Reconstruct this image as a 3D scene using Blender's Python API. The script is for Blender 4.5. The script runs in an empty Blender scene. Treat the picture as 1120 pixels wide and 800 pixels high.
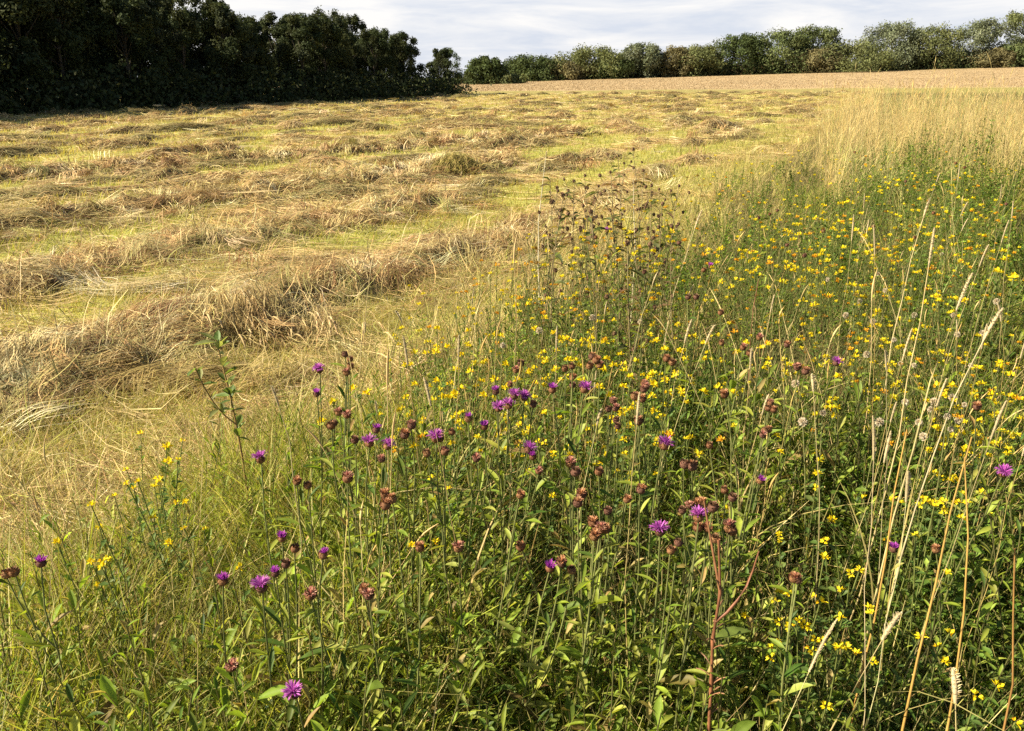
import bpy, math, random
import numpy as np
from mathutils import Vector, Matrix, Euler
rng = np.random.default_rng(11)
random.seed(11)
S = bpy.context.scene
COL = S.collection
U = lambda a, b, n=None: rng.uniform(a, b, n)

# ------------------------------------------------------------------ camera
CAM_Z, FPX, HOR = 1.55, 879.0, 84.0
TH = math.atan((400 - HOR) / FPX)
def ray(px, py):
    u, x = (400 - py) / FPX, (px - 560) / FPX
    return np.array([x, math.cos(TH) + u * math.sin(TH), -math.sin(TH) + u * math.cos(TH)])
def at(px, py, h):                      # point of the view ray at height h
    d = ray(px, py); t = (h - CAM_Z) / d[2]
    return np.array([0, 0, CAM_Z]) + d * t
def at_dist(px, Y):                     # ground x under picture column px at depth Y (far)
    return (px - 560) / FPX * Y
cd = bpy.data.cameras.new('camera'); co = bpy.data.objects.new('camera', cd); COL.objects.link(co)
cd.sensor_width = 36; cd.lens = 36 * FPX / 1120; cd.clip_start = .05; cd.clip_end = 4000
co.location = (0, 0, CAM_Z); co.rotation_euler = (math.pi / 2 - TH, 0, 0)
S.camera = co

# ------------------------------------------------------------------ noise
def _h(ix, iy, s):
    v = np.sin(ix * 127.1 + iy * 311.7 + s * 74.7) * 43758.5453
    return v - np.floor(v)
def noise(x, y, s=0):
    x = np.asarray(x, float); y = np.asarray(y, float)
    ix, iy = np.floor(x), np.floor(y); fx, fy = x - ix, y - iy
    fx = fx * fx * (3 - 2 * fx); fy = fy * fy * (3 - 2 * fy)
    a, b = _h(ix, iy, s), _h(ix + 1, iy, s); c, d = _h(ix, iy + 1, s), _h(ix + 1, iy + 1, s)
    return (a + (b - a) * fx) * (1 - fy) + (c + (d - c) * fx) * fy
def fbm(x, y, s=0, o=3):
    r = 0; a = .5
    for i in range(o):
        r = r + a * noise(x * 2 ** i, y * 2 ** i, s + i); a *= .5
    return r / (1 - .5 ** o)
def sstep(a, b, v):
    t = np.clip((v - a) / (b - a), 0, 1); return t * t * (3 - 2 * t)
def norm(v): return v / (np.linalg.norm(v, axis=-1, keepdims=True) + 1e-9)

# ------------------------------------------------------------------ mesh accumulator
class Acc:
    def __init__(self): self.V, self.Q, self.C, self.M, self.n = [], [], [], [], 0
    def add(self, V, Q, C, m=0):
        V = np.asarray(V, float).reshape(-1, 3); Q = np.asarray(Q, int).reshape(-1, 4)
        C = np.broadcast_to(np.asarray(C, float), V.shape)
        self.V.append(V); self.Q.append(Q + self.n); self.C.append(C)
        self.M.append(np.full(len(Q), m)); self.n += len(V)
    def arrays(self): return np.concatenate(self.V), np.concatenate(self.Q), np.concatenate(self.C), np.concatenate(self.M)
    def mesh(self, name, mats):
        V, Q, C, M = self.arrays()
        me = bpy.data.meshes.new(name)
        me.vertices.add(len(V)); me.vertices.foreach_set('co', V.astype(np.float32).ravel())
        me.loops.add(len(Q) * 4); me.loops.foreach_set('vertex_index', Q.astype(np.int32).ravel())
        me.polygons.add(len(Q)); me.polygons.foreach_set('loop_start', np.arange(0, len(Q) * 4, 4, dtype=np.int32))
        mats = mats if isinstance(mats, (list, tuple)) else [mats]
        for m in mats: me.materials.append(m)
        me.polygons.foreach_set('material_index', M.astype(np.int32))
        me.polygons.foreach_set('use_smooth', np.ones(len(Q), dtype=bool))
        at_ = me.attributes.new('Col', 'FLOAT_COLOR', 'POINT')
        at_.data.foreach_set('color', np.concatenate([C, np.ones((len(C), 1))], 1).astype(np.float32).ravel())
        me.update(calc_edges=True)
        return me
    def build(self, name, mats, parent=None, *k): return link(name, self.mesh(name, mats), parent, *k)

def link(name, data, parent=None, loc=None, rot=None, scale=None):
    o = bpy.data.objects.new(name, data); COL.objects.link(o)
    if parent: o.parent = parent
    if loc is not None: o.location = tuple(loc)
    if rot is not None: o.rotation_euler = tuple(rot)
    if scale is not None: o.scale = (scale,) * 3 if np.isscalar(scale) else tuple(scale)
    return o
def tag(o, label, cat, group=None):
    o['label'] = label; o['category'] = cat
    if group: o['group'] = group
    return o
def kind(o, k): o['kind'] = k; return o
def thing(name, loc, label, cat, group=None, rot=None, scale=None):
    return tag(link(name, None, None, loc, rot, scale), label, cat, group)
def copy_tree(o, parent=None):
    c = o.copy(); COL.objects.link(c)
    if parent: c.parent = parent
    for ch in list(o.children): copy_tree(ch, c)
    return c

# ------------------------------------------------------------------ strand shapes (vectorised)
def ribbon(acc, P, W, Sd, C, m=0):
    """P[N,K,3] centre lines, W[N,K] widths, Sd[N,1|K,3] side vectors, C[N,3] or [N,K,3]"""
    N, K, _ = P.shape
    off = Sd * (W[..., None] * .5)
    V = np.stack([P - off, P + off], 2)
    i = np.arange(N * K).reshape(N, K) * 2
    a = i[:, :-1]; b = i[:, 1:]
    Q = np.stack([a, a + 1, b + 1, b], -1).reshape(-1, 4)
    if C.ndim == 2: C = C[:, None, :]
    C = np.broadcast_to(C, (N, K, 3))[:, :, None, :]
    acc.add(V, Q, np.broadcast_to(C, V.shape).reshape(-1, 3), m)
def leaf(acc, P, W, Sd, Nr, C, fold=.25, m=0):
    N, K, _ = P.shape
    off = Sd * (W[..., None] * .5); up = Nr * (W[..., None] * fold * .5)
    V = np.stack([P - off + up, P - up, P + off + up], 2)
    i = np.arange(N * K).reshape(N, K) * 3
    a = i[:, :-1]; b = i[:, 1:]
    Q = np.concatenate([np.stack([a, a + 1, b + 1, b], -1).reshape(-1, 4), np.stack([a + 1, a + 2, b + 2, b + 1], -1).reshape(-1, 4)])
    if C.ndim == 2: C = C[:, None, :]
    C = np.broadcast_to(np.broadcast_to(C, (N, K, 3))[:, :, None, :], V.shape)
    acc.add(V, Q, C.reshape(-1, 3), m)
def tube(acc, P, R, C, sides=4, m=0):
    P = np.asarray(P, float); N, K, _ = P.shape
    T = norm(np.gradient(P, axis=1))
    ref = np.where(np.abs(T[..., 2:3]) > .9, np.array([1., 0, 0]), np.array([0, 0, 1.]))
    u = norm(np.cross(T, ref)); v = np.cross(T, u)
    an = np.arange(sides) * 2 * math.pi / sides
    V = P[:, :, None, :] + R[..., None, None] * (u[:, :, None, :] * np.cos(an)[:, None] + v[:, :, None, :] * np.sin(an)[:, None])
    i = np.arange(N * K * sides).reshape(N, K, sides)
    j = np.roll(i, -1, 2)
    Q = np.stack([i[:, :-1], j[:, :-1], j[:, 1:], i[:, 1:]], -1).reshape(-1, 4)
    if C.ndim == 2: C = C[:, None, :]
    C = np.broadcast_to(np.broadcast_to(C, (N, K, 3))[:, :, None, :], V.shape)
    acc.add(V, Q, C.reshape(-1, 3), m)
def blades(acc, B, L, W, az, lean, bend, C, K=4, twist=None):
    """grass blades: rise from B, lean outwards along az and arch over by bend"""
    N = len(B); t = np.linspace(0, 1, K)[None, :]
    out = L[:, None] * (lean[:, None] * t + bend[:, None] * t ** 2)
    up = L[:, None] * (t - .45 * np.minimum(bend[:, None], 1.6) * t ** 2.2)
    d = np.stack([np.cos(az), np.sin(az)], -1)
    P = np.empty((N, K, 3)); P[..., :2] = B[:, None, :2] + out[..., None] * d[:, None, :]
    P[..., 2] = B[:, None, 2] + up
    a2 = az + (math.pi / 2 if twist is None else twist)
    Sd = np.stack([np.cos(a2), np.sin(a2), np.zeros(N)], -1)[:, None, :]
    ww = W[:, None] * np.array([.75, 1, .8, .12])[None, :] if K == 4 else W[:, None] * (1 - t ** 2 * .88)
    ribbon(acc, P, ww, Sd, C)
def mixcol(n, cols, w=None, var=.15):
    cols = np.asarray(cols, float)
    k = rng.choice(len(cols), n, p=None if w is None else np.asarray(w, float) / np.sum(w))
    c = cols[k] * (1 + U(-var, var, (n, 1))) * (1 + U(-var, var, (n, 3)) * .35)
    return np.clip(c, 0, .9)

# ------------------------------------------------------------------ materials
def mat(name, trans=.3, rough=.6, spec=.3, nscale=30., namt=.25, tt=(1, 1, 1), disp=None):
    m = bpy.data.materials.new(name); m.use_nodes = True
    nt = m.node_tree; N = nt.nodes; L = nt.links
    out = N['Material Output']; b = N['Principled BSDF']
    b.inputs['Roughness'].default_value = rough; b.inputs['Specular IOR Level'].default_value = spec
    a = N.new('ShaderNodeAttribute'); a.attribute_name = 'Col'
    tc = N.new('ShaderNodeTexCoord'); no = N.new('ShaderNodeTexNoise')
    no.inputs['Scale'].default_value = nscale; no.inputs['Detail'].default_value = 3
    L.new(tc.outputs['Object'], no.inputs['Vector'])
    mr = N.new('ShaderNodeMapRange'); mr.inputs[1].default_value = .3; mr.inputs[2].default_value = .7
    mr.inputs[3].default_value = 1 - namt; mr.inputs[4].default_value = 1 + namt
    L.new(no.outputs['Fac'], mr.inputs[0])
    mx = N.new('ShaderNodeMix'); mx.data_type = 'RGBA'; mx.blend_type = 'MULTIPLY'; mx.inputs[0].default_value = 1
    L.new(a.outputs['Color'], mx.inputs[6]); L.new(mr.outputs[0], mx.inputs[7])
    c = mx.outputs[2]
    L.new(c, b.inputs['Base Color'])
    if trans > 0:
        t = N.new('ShaderNodeBsdfTranslucent'); ty = N.new('ShaderNodeMix'); ty.data_type = 'RGBA'; ty.blend_type = 'MULTIPLY'; ty.inputs[0].default_value = 1
        ty.inputs[7].default_value = (*tt, 1); L.new(c, ty.inputs[6]); L.new(ty.outputs[2], t.inputs['Color'])
        ms = N.new('ShaderNodeMixShader'); ms.inputs[0].default_value = trans
        L.new(b.outputs[0], ms.inputs[1]); L.new(t.outputs[0], ms.inputs[2]); L.new(ms.outputs[0], out.inputs[0])
    if disp:
        bp = N.new('ShaderNodeBump'); bp.inputs['Strength'].default_value = disp[1]; bp.inputs['Distance'].default_value = disp[2]
        n2 = N.new('ShaderNodeTexNoise'); n2.inputs['Scale'].default_value = disp[0]; n2.inputs['Detail'].default_value = 5
        L.new(tc.outputs['Object'], n2.inputs['Vector']); L.new(n2.outputs['Fac'], bp.inputs['Height']); L.new(bp.outputs[0], b.inputs['Normal'])
    return m
M_grass = mat('grass_blade', .45, .55, .2, 12, .2, (1.35, 1.25, .7))
M_leaf = mat('green_leaf', .42, .5, .22, 40, .3, (1.45, 1.45, .6))
M_straw = mat('straw', .25, .6, .3, 20, .2)
M_hay = mat('hay', .15, .7, .2, 9, .3)
M_mound = mat('hay_mound', 0, .9, .1, 14, .45, disp=(40, .9, .05))
M_soil = mat('field_ground', 0, .95, .1, 5, .35, disp=(30, .8, .04))
M_crop = mat('ripe_ground', 0, .95, .1, .8, .25, disp=(3, .6, .1))
M_stem = mat('plant_stem', .1, .55, .35, 60, .25)
M_petal = mat('petal', .35, .6, .2, 200, .2)
M_head = mat('seed_head', .05, .8, .2, 300, .35)
M_crown = mat('tree_leaf', .25, .7, .1, 1.2, .2, (1.2, 1.1, .7))
M_bark = mat('bark', 0, .9, .1, 8, .4, disp=(25, .8, .03))

# ------------------------------------------------------------------ terrain
def edge(y): return -2.85 + .455 * y            # field side of the flower margin
def zt(x, y):
    s = np.clip((y - 55) / 85, 0, 1.5) ** 1.2
    z = s * (.6 + .0247 * np.clip(x, -20, 160))
    return z + (fbm(x * .5, y * .5, 5) - .5) * .10 * np.clip(1 - y / 80, 0, 1)
def perp(x, y): return (x - .6 * y) / 1.166     # across the hay rows
def hayness(x, y):
    w = (fbm(x * .35, y * .22, 21, 3) - .5) * 1.25
    s = np.sin(2 * math.pi * perp(x, y) / 2.5 + w * 7 + .6)
    return sstep(-.25, .7, s + (fbm(x * 1.1, y * .9, 31) - .5) * 2.8)

yy = np.concatenate([np.linspace(-16, .4, 22)[:-1], .4 * (900 / .4) ** np.linspace(0, 1, 520)])
yy = np.sort(np.concatenate([yy, [86.0, 150.0]]))
xx = np.linspace(-1, 1, 420); xx = np.sign(xx) * (np.abs(xx) ** 1.25)
GY, GX = np.meshgrid(yy, xx, indexing='ij')
GX = GX * (9 + 1.15 * np.maximum(GY, 0)); GZ = zt(GX, GY)
V = np.stack([GX, GY, GZ], -1).reshape(-1, 3)
x, y = V[:, 0], V[:, 1]
h = hayness(x, y)[:, None]
c = np.array([.335, .32, .075]) * (1 - h) + np.array([.38, .26, .10]) * h
c = c * (.75 + .5 * fbm(x * .6, y * .6, 8))[:, None]
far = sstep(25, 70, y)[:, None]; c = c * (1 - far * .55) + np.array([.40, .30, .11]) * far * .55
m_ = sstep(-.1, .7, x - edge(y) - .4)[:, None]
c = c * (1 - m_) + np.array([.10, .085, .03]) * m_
g = sstep(70, 76, y)[:, None]; c = c * (1 - g) + np.array([.30, .25, .085]) * g
p = sstep(84.5, 87, y + (noise(x * .15, y * .5, 71) - .5) * 5)[:, None]; c = c * (1 - p) + np.array([.37, .27, .145]) * (.8 + .4 * fbm(x * .1, y * .3, 3))[:, None] * p
b = sstep(146, 152, y)[:, None]; c = c * (1 - b) + np.array([.10, .12, .03]) * b
nx = len(xx); idx = np.arange(len(V)).reshape(len(yy), nx)
Q = np.stack([idx[:-1, :-1], idx[:-1, 1:], idx[1:, 1:], idx[1:, :-1]], -1)
i86 = int(np.searchsorted(yy, 86.0)); i150 = int(np.searchsorted(yy, 150.0))
def sub(q, name, m):
    q = q.reshape(-1, 4); u, inv = np.unique(q, return_inverse=True)
    a = Acc(); a.add(V[u], inv.reshape(-1, 4), c[u]); return kind(a.build(name, m), 'structure')
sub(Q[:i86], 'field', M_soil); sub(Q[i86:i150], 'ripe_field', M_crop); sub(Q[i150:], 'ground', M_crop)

# ------------------------------------------------------------------ hay rows
HAY = [(.58, .45, .21), (.47, .335, .14), (.34, .20, .085), (.20, .11, .05), (.37, .33, .11), (.70, .59, .34)]
class Row:
    def __init__(s, A, B, w, hh, seed, up=1):
        s.A, s.B, s.w, s.h, s.seed = np.array(A[:2]), np.array(B[:2]), w, hh, seed
        s.L = np.linalg.norm(s.B - s.A); s.d = (s.B - s.A) / s.L; s.n = np.array([-s.d[1], s.d[0]])
    def hgt(s, x, y):
        px, py = x - s.A[0], y - s.A[1]
        q = px * s.d[0] + py * s.d[1]; t = px * s.n[0] + py * s.n[1]
        t = t + (noise(q * .45, 0 * q, s.seed) - .5) * .9
        w = s.w * (.65 + .8 * noise(q * .8, 0 * q + 3, s.seed))
        hh = s.h * (.35 + 1.1 * noise(q * 1.1, 0 * q + 7, s.seed + 2))
        k = np.clip(1 - (t / w) ** 2, 0, 1) ** .7
        e = np.clip(q / .6, 0, 1) * np.clip((s.L - q) / .6, 0, 1)
        f = (fbm(x * 3.6, y * 3.6, s.seed + 4) - .45) * .27 + (noise(x * 10, y * 10, s.seed + 6) - .5) * .08
        return np.maximum(0, (k * hh + .8 * f * sstep(0, .5, k) * (hh > 0)) * e)
    def make(s, label, nst):
        a = Acc(); nl = int(s.L / .06); nw = int(3.2 * s.w / .06)
        q, t = np.meshgrid(np.linspace(0, s.L, nl), np.linspace(-1.6 * s.w, 1.6 * s.w, nw), indexing='ij')
        X = s.A[0] + q * s.d[0] + t * s.n[0]; Y = s.A[1] + q * s.d[1] + t * s.n[1]
        H = s.hgt(X, Y); Z = zt(X, Y) + np.where(H > .012, H, -.06)
        c_ = np.array([.27, .18, .08]) * (.6 + .9 * fbm(X * 2, Y * 2, s.seed + 9))[..., None]
        i = np.arange(nl * nw).reshape(nl, nw)
        qf = np.stack([i[:-1, :-1], i[:-1, 1:], i[1:, 1:], i[1:, :-1]], -1).reshape(-1, 4)
        keep = H.ravel()[qf].max(1) > .012
        u, inv = np.unique(qf[keep], return_inverse=True)
        a.add(np.stack([X, Y, Z], -1).reshape(-1, 3)[u], inv.reshape(-1, 4), c_.reshape(-1, 3)[u], 1)
        strands(a, s, int(nst * .55))
        M = int(s.L * 46); q = U(0, s.L, M); t = rng.normal(0, .75, M) * s.w
        X0 = s.A[0] + q * s.d[0] + t * s.n[0]; Y0 = s.A[1] + q * s.d[1] + t * s.n[1]
        az = math.atan2(s.d[1], s.d[0]) + (fbm(X0 * 1.1, Y0 * 1.1, s.seed + 12) - .5) * 7 + rng.normal(0, .6, M)
        locks(a, X0, Y0, az, U(.22, .6, M), 26, lambda X, Y: zt(X, Y) + s.hgt(X, Y), rng.exponential(.038, M), mixcol(M, HAY, (5, 4, 2.6, 1.4, 2.2, 1.6), .2))
        return tag(a.build('hay_row', [M_hay, M_mound]), label, 'hay', 'rows of mown hay near the flower margin')
def locks(a, x, y, az, L, n, hf, lift, col, wf=1., sd=.2, gap=.045):
    """bundles of n strands lying together, each bundle bent and half lifted in its own way"""
    M = len(x); K = 6; t = np.linspace(-.5, .5, K)[None, None, :]
    azs = az[:, None] + rng.normal(0, sd, (M, n)); Ls = L[:, None] * U(.25, 1.2, (M, n)); sc = (1 + .03 * np.hypot(x, y))[:, None]
    of = rng.normal(0, gap, (M, n)) * sc; al = rng.normal(0, .06, (M, n)) * sc
    cx = x[:, None] + al * np.cos(az)[:, None] - of * np.sin(az)[:, None]; cy = y[:, None] + al * np.sin(az)[:, None] + of * np.cos(az)[:, None]
    cv = (rng.normal(0, .45, M)[:, None] + rng.normal(0, .15, (M, n)))[..., None] * t ** 2 * 2
    dx, dy = np.cos(azs)[..., None], np.sin(azs)[..., None]
    X = cx[..., None] + Ls[..., None] * (t * dx - cv * dy); Y = cy[..., None] + Ls[..., None] * (t * dy + cv * dx)
    k1 = U(-.5, 1.2, M)[:, None, None]; sl = rng.normal(0, .6, M)[:, None, None]
    up = lift[:, None, None] * (1 - (2 * t) ** 2 * k1 + sl * 2 * t) * U(.5, 1.2, (M, n))[..., None] + rng.exponential(.012, (M, n))[..., None] + .006
    P = np.stack([X, Y, hf(X, Y) + np.clip(up, .004, .16 + .003 * np.hypot(x, y)[:, None, None])], -1).reshape(M * n, K, 3)
    Sd = np.stack([-dy + 0 * t, dx + 0 * t, U(-.6, .6, (M, n))[..., None] + 0 * t], -1).reshape(M * n, K, 3)
    W = (np.maximum(.0034, np.hypot(x, y) * .00056)[:, None] * U(.6, 1.4, (M, n))).reshape(-1)[:, None] * np.array([.5, 1, 1, 1, .8, .4])[None] * wf
    C = np.clip((col[:, None, :] * U(.72, 1.25, (M, n, 1))).reshape(-1, 3), 0, .9)
    ribbon(a, P, W, norm(Sd), C)
def strands(a, row, n, Lr=(.08, .42), cols=HAY, wts=(3, 4, 3, 1.6, 1.8, 1.2)):
    q = U(-.1, row.L + .1, n); t = rng.normal(0, .62, n) * row.w
    x0 = row.A[0] + q * row.d[0] + t * row.n[0]; y0 = row.A[1] + q * row.d[1] + t * row.n[1]
    base = math.atan2(row.d[1], row.d[0])
    # locks of hay lie together: a slowly turning direction field plus scatter
    az = base + (fbm(x0 * 1.6, y0 * 1.6, row.seed + 12) - .5) * 6.5 + rng.normal(0, .45, n)
    L = U(Lr[0], Lr[1], n); K = 5; tt = np.linspace(-.5, .5, K)[None, :]
    cv = rng.normal(0, .5, n)[:, None] * tt ** 2 * 2
    dx, dy = np.cos(az)[:, None], np.sin(az)[:, None]
    X = x0[:, None] + L[:, None] * (tt * dx - cv * dy); Y = y0[:, None] + L[:, None] * (tt * dy + cv * dx)
    H = row.hgt(X, Y)
    lift = rng.exponential(.022, n)[:, None] * (1 - (tt * 2) ** 2 * U(-.6, 1.3, n)[:, None]) + .006
    wild = (rng.random(n) < .05)[:, None]
    lift = lift + wild * (tt + .5) * U(.05, .3, n)[:, None]
    P = np.stack([X, Y, zt(X, Y) + H + lift], -1)
    Sd = np.stack([-dy, dx, U(-.6, .6, n)[:, None] + 0 * dx], -1)
    D = np.hypot(x0, y0); W = np.maximum(.0035, D * .00058)[:, None] * U(.6, 1.4, n)[:, None] * np.array([.6, 1, 1, 1, .5])[None, :]
    C = mixcol(n, cols, wts, .22) * (.72 + .6 * fbm(x0 * 1.3, y0 * 1.3, row.seed + 20))[:, None]
    gr = (fbm(x0 * .8, y0 * .8, row.seed + 30) > .62)[:, None] * (rng.random(n) < .6)[:, None]
    C = np.where(gr, C * .4 + np.array([.16, .16, .06]) * .6, C)
    ribbon(a, P, W, norm(Sd), C)
G = lambda px, py: at(px, py, 0)
rows = [
    (Row(G(-130, 470), G(600, 262), .5, .095, 1), 'nearest long row of brown mown hay, along the field edge of the flowers', 15000),
    (Row(G(-150, 345), G(500, 219), .5, .07, 2), 'second row of mown hay from the flowers, pale tufts tumbling over it', 12000),
    (Row(G(-130, 275), G(560, 176), .5, .065, 3), 'third row of mown hay from the flowers, behind a yellow green strip', 11000),
    (Row(G(-130, 208), G(640, 146), .5, .065, 4), 'fourth row of mown hay from the flowers, low and broken', 10000)]
for r, lab, n in rows: r.make(lab, n)

# loose heaps: one set of meshes, copied over the field
def heap_mesh(seed, green=0.):
    a = Acc(); n1, n2 = 18, 28
    r = np.linspace(0, 1, n1)[:, None]; th = np.linspace(0, 2 * math.pi, n2, endpoint=False)[None, :]
    X = r * np.cos(th); Y = r * np.sin(th) + 0 * r
    lx = .8; ly = .42
    def H(X, Y):
        k = np.clip(1 - (X ** 2 + Y ** 2), 0, 1) ** .8
        return k * (.10 + .26 * fbm(X * 1.7 + 5, Y * 1.7, seed, 3)) + k * (noise(X * 6, Y * 6, seed) - .5) * .07
    wob = 1 + (noise(np.cos(th) * 2 + 5, np.sin(th) * 2 + 5, seed) - .5) * .5
    Vv = np.stack([X * lx * wob, Y * ly * wob, H(X, Y) - .03 * (r > .98)], -1).reshape(-1, 3)
    i = np.arange(n1 * n2).reshape(n1, n2); j = np.roll(i, -1, 1)
    a.add(Vv, np.stack([i[:-1], j[:-1], j[1:], i[1:]], -1).reshape(-1, 4),
          (np.array([.25, .17, .075]) * (1 - green) + np.array([.16, .15, .055]) * green) * (.7 + .6 * noise(Vv[:, 0] * 4, Vv[:, 1] * 4, seed))[:, None], 1)
    n = 1100; rr = np.sqrt(rng.random(n)) * 1.02; tt0 = U(0, 6.283, n)
    x0, y0 = rr * np.cos(tt0), rr * np.sin(tt0)
    az = (fbm(x0 * 1.4 + 3, y0 * 1.4, seed + 8) - .5) * 7 + rng.normal(0, .5, n)
    L = U(.2, .6, n); K = 4; t = np.linspace(-.5, .5, K)[None, :]
    X = x0[:, None] * lx + L[:, None] * t * np.cos(az)[:, None]; Y = y0[:, None] * ly + L[:, None] * t * np.sin(az)[:, None]
    P = np.stack([X, Y, np.maximum(.005, H(X / lx, Y / ly)) + rng.exponential(.03, n)[:, None] * (1 - t ** 2 * U(-3, 4, n)[:, None])], -1)
    Sd = np.stack([-np.sin(az), np.cos(az), U(-.7, .7, n)], -1)[:, None, :]
    C = mixcol(n, HAY, (4, 4, 3, 1, 1 + 6 * green, .5), .2); C = C * (1 - green * .6) + np.array([.2, .2, .07]) * green * .6
    ribbon(a, P, np.full((n, K), .0085) * U(.6, 1.3, (n, 1)), norm(Sd), C)
    return a.mesh('hay_heap', [M_hay, M_mound])
HM = [heap_mesh(40 + 3 * i, (.0, .55, .2)[i % 3]) for i in range(9)]
cands = []
for tr in range(20000):
    Y = 10.5 + 66 * random.random() ** 1.2
    X = random.uniform(-.75, .62) * Y
    if X > edge(Y) - .3 or X < -19.5 + (Y - 37) * .47 - 1.5: continue
    if Y < 22 and any(r.hgt(np.array([X]), np.array([Y]))[0] > .02 for r, _, _ in rows): continue
    p_ = float(hayness(np.array([X]), np.array([Y]))[0])
    if random.random() > .02 + p_ ** 1.5: continue
    if any((X - a_) ** 2 + ((Y - b_) * .8) ** 2 < (.75 + .012 * Y) ** 2 for a_, b_ in cands): continue
    cands.append((X, Y))
    if len(cands) >= 285: break
for i, (X, Y) in enumerate(cands):
    s = random.uniform(.45, 1.0) * (1 + .004 * Y)
    o = link('hay_heap', random.choice(HM), None, (X, Y, float(zt(np.array(X), np.array(Y)))), (0, 0, math.radians(59) + random.gauss(0, .5)),
             (s * random.uniform(.9, 2.2), s, s * random.uniform(.35, .8)))
    tag(o, 'low heap of brown mown hay, one of many scattered over the far field', 'hay heap', 'low heaps of mown hay scattered over the field')

# loose strands and short regrowth over the whole field (uncountable)
def field_pts(n, y0, y1, pw):
    y = y0 * (y1 / y0) ** (rng.random(n) ** pw); x = U(-.78, .75, n) * y
    k = (x < edge(y) + .7) & (x > -21 + (y - 35) * .47 - 3); return x[k], y[k]
a = Acc(); x, y = field_pts(150000, 2.0, 75, 1.0); k = rng.random(len(x)) < .18 + .82 * hayness(x, y); x, y = x[k], y[k]; n = len(x)
az = (fbm(x * .9, y * .9, 55) - .5) * 7 + rng.normal(0, .6, n); L = U(.12, .5, n) * (1 + y * .012); t = np.linspace(-.5, .5, 4)[None, :]
P = np.stack([x[:, None] + L[:, None] * t * np.cos(az)[:, None], y[:, None] + L[:, None] * t * np.sin(az)[:, None], 0 * t + x[:, None] * 0], -1)
P[..., 2] = zt(P[..., 0], P[..., 1]) + .012 + (rng.exponential(.02, n) * (1 + y * .02))[:, None] * (1 - t ** 2 * U(-3, 4, n)[:, None])
Sd = np.stack([-np.sin(az), np.cos(az), U(-.5, .8, n)], -1)[:, None, :]
ribbon(a, P, np.maximum(.0032, y * .00062)[:, None] * U(.6, 1.3, n)[:, None] * np.array([.7, 1, 1, .5])[None, :], norm(Sd),
       mixcol(n, HAY, (5, 4, 2, .6, 2, 1), .2) * (.75 + .5 * fbm(x * .8, y * .8, 71))[:, None])
x, y = field_pts(9000, 3.3, 45, .9); k = rng.random(len(x)) < .03 + .75 * hayness(x, y); x, y = x[k], y[k]; M = len(x)
locks(a, x, y, (fbm(x * .7, y * .7, 55) - .5) * 8 + rng.normal(0, .6, M), U(.15, .45, M) * (1 + .02 * y), 18, lambda X, Y: zt(X, Y), rng.exponential(.03, M) * (1 + .03 * y), mixcol(M, HAY, (6, 4, 2, .8, 2.5, 1.4), .2))
kind(a.build('loose_hay', M_hay), 'stuff')
a = Acc(); x, y = field_pts(190000, 1.9, 70, .95); k = rng.random(len(x)) < 1.1 - .9 * hayness(x, y); x, y = x[k], y[k]; n = len(x)
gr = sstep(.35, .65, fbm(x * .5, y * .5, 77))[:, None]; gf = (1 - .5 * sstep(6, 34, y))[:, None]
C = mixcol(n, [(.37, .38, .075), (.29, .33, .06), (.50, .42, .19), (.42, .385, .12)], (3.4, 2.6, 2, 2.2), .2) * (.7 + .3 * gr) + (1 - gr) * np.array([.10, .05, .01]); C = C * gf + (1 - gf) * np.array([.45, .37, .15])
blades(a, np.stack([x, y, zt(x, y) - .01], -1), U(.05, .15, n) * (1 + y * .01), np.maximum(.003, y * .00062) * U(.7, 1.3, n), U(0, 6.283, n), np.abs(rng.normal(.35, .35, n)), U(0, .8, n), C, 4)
kind(a.build('field_grass', M_grass), 'stuff')

# ripe strip in the far field and the rough grass below the hedge
a = Acc(); n = 60000; y = U(86, 149, n); x = U(-.1, .75, n) * y
blades(a, np.stack([x, y, zt(x, y)], -1), U(.05, .14, n), U(.03, .06, n), U(0, 6.28, n), U(.1, .4, n), U(.1, .5, n), mixcol(n, [(.38, .275, .145), (.36, .255, .14), (.42, .31, .16), (.33, .235, .13)], None, .06) * (.7 + .6 * fbm(x * .05, y * .5, 61))[:, None], 4)
kind(a.build('ripe_grass', M_straw), 'stuff')

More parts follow.
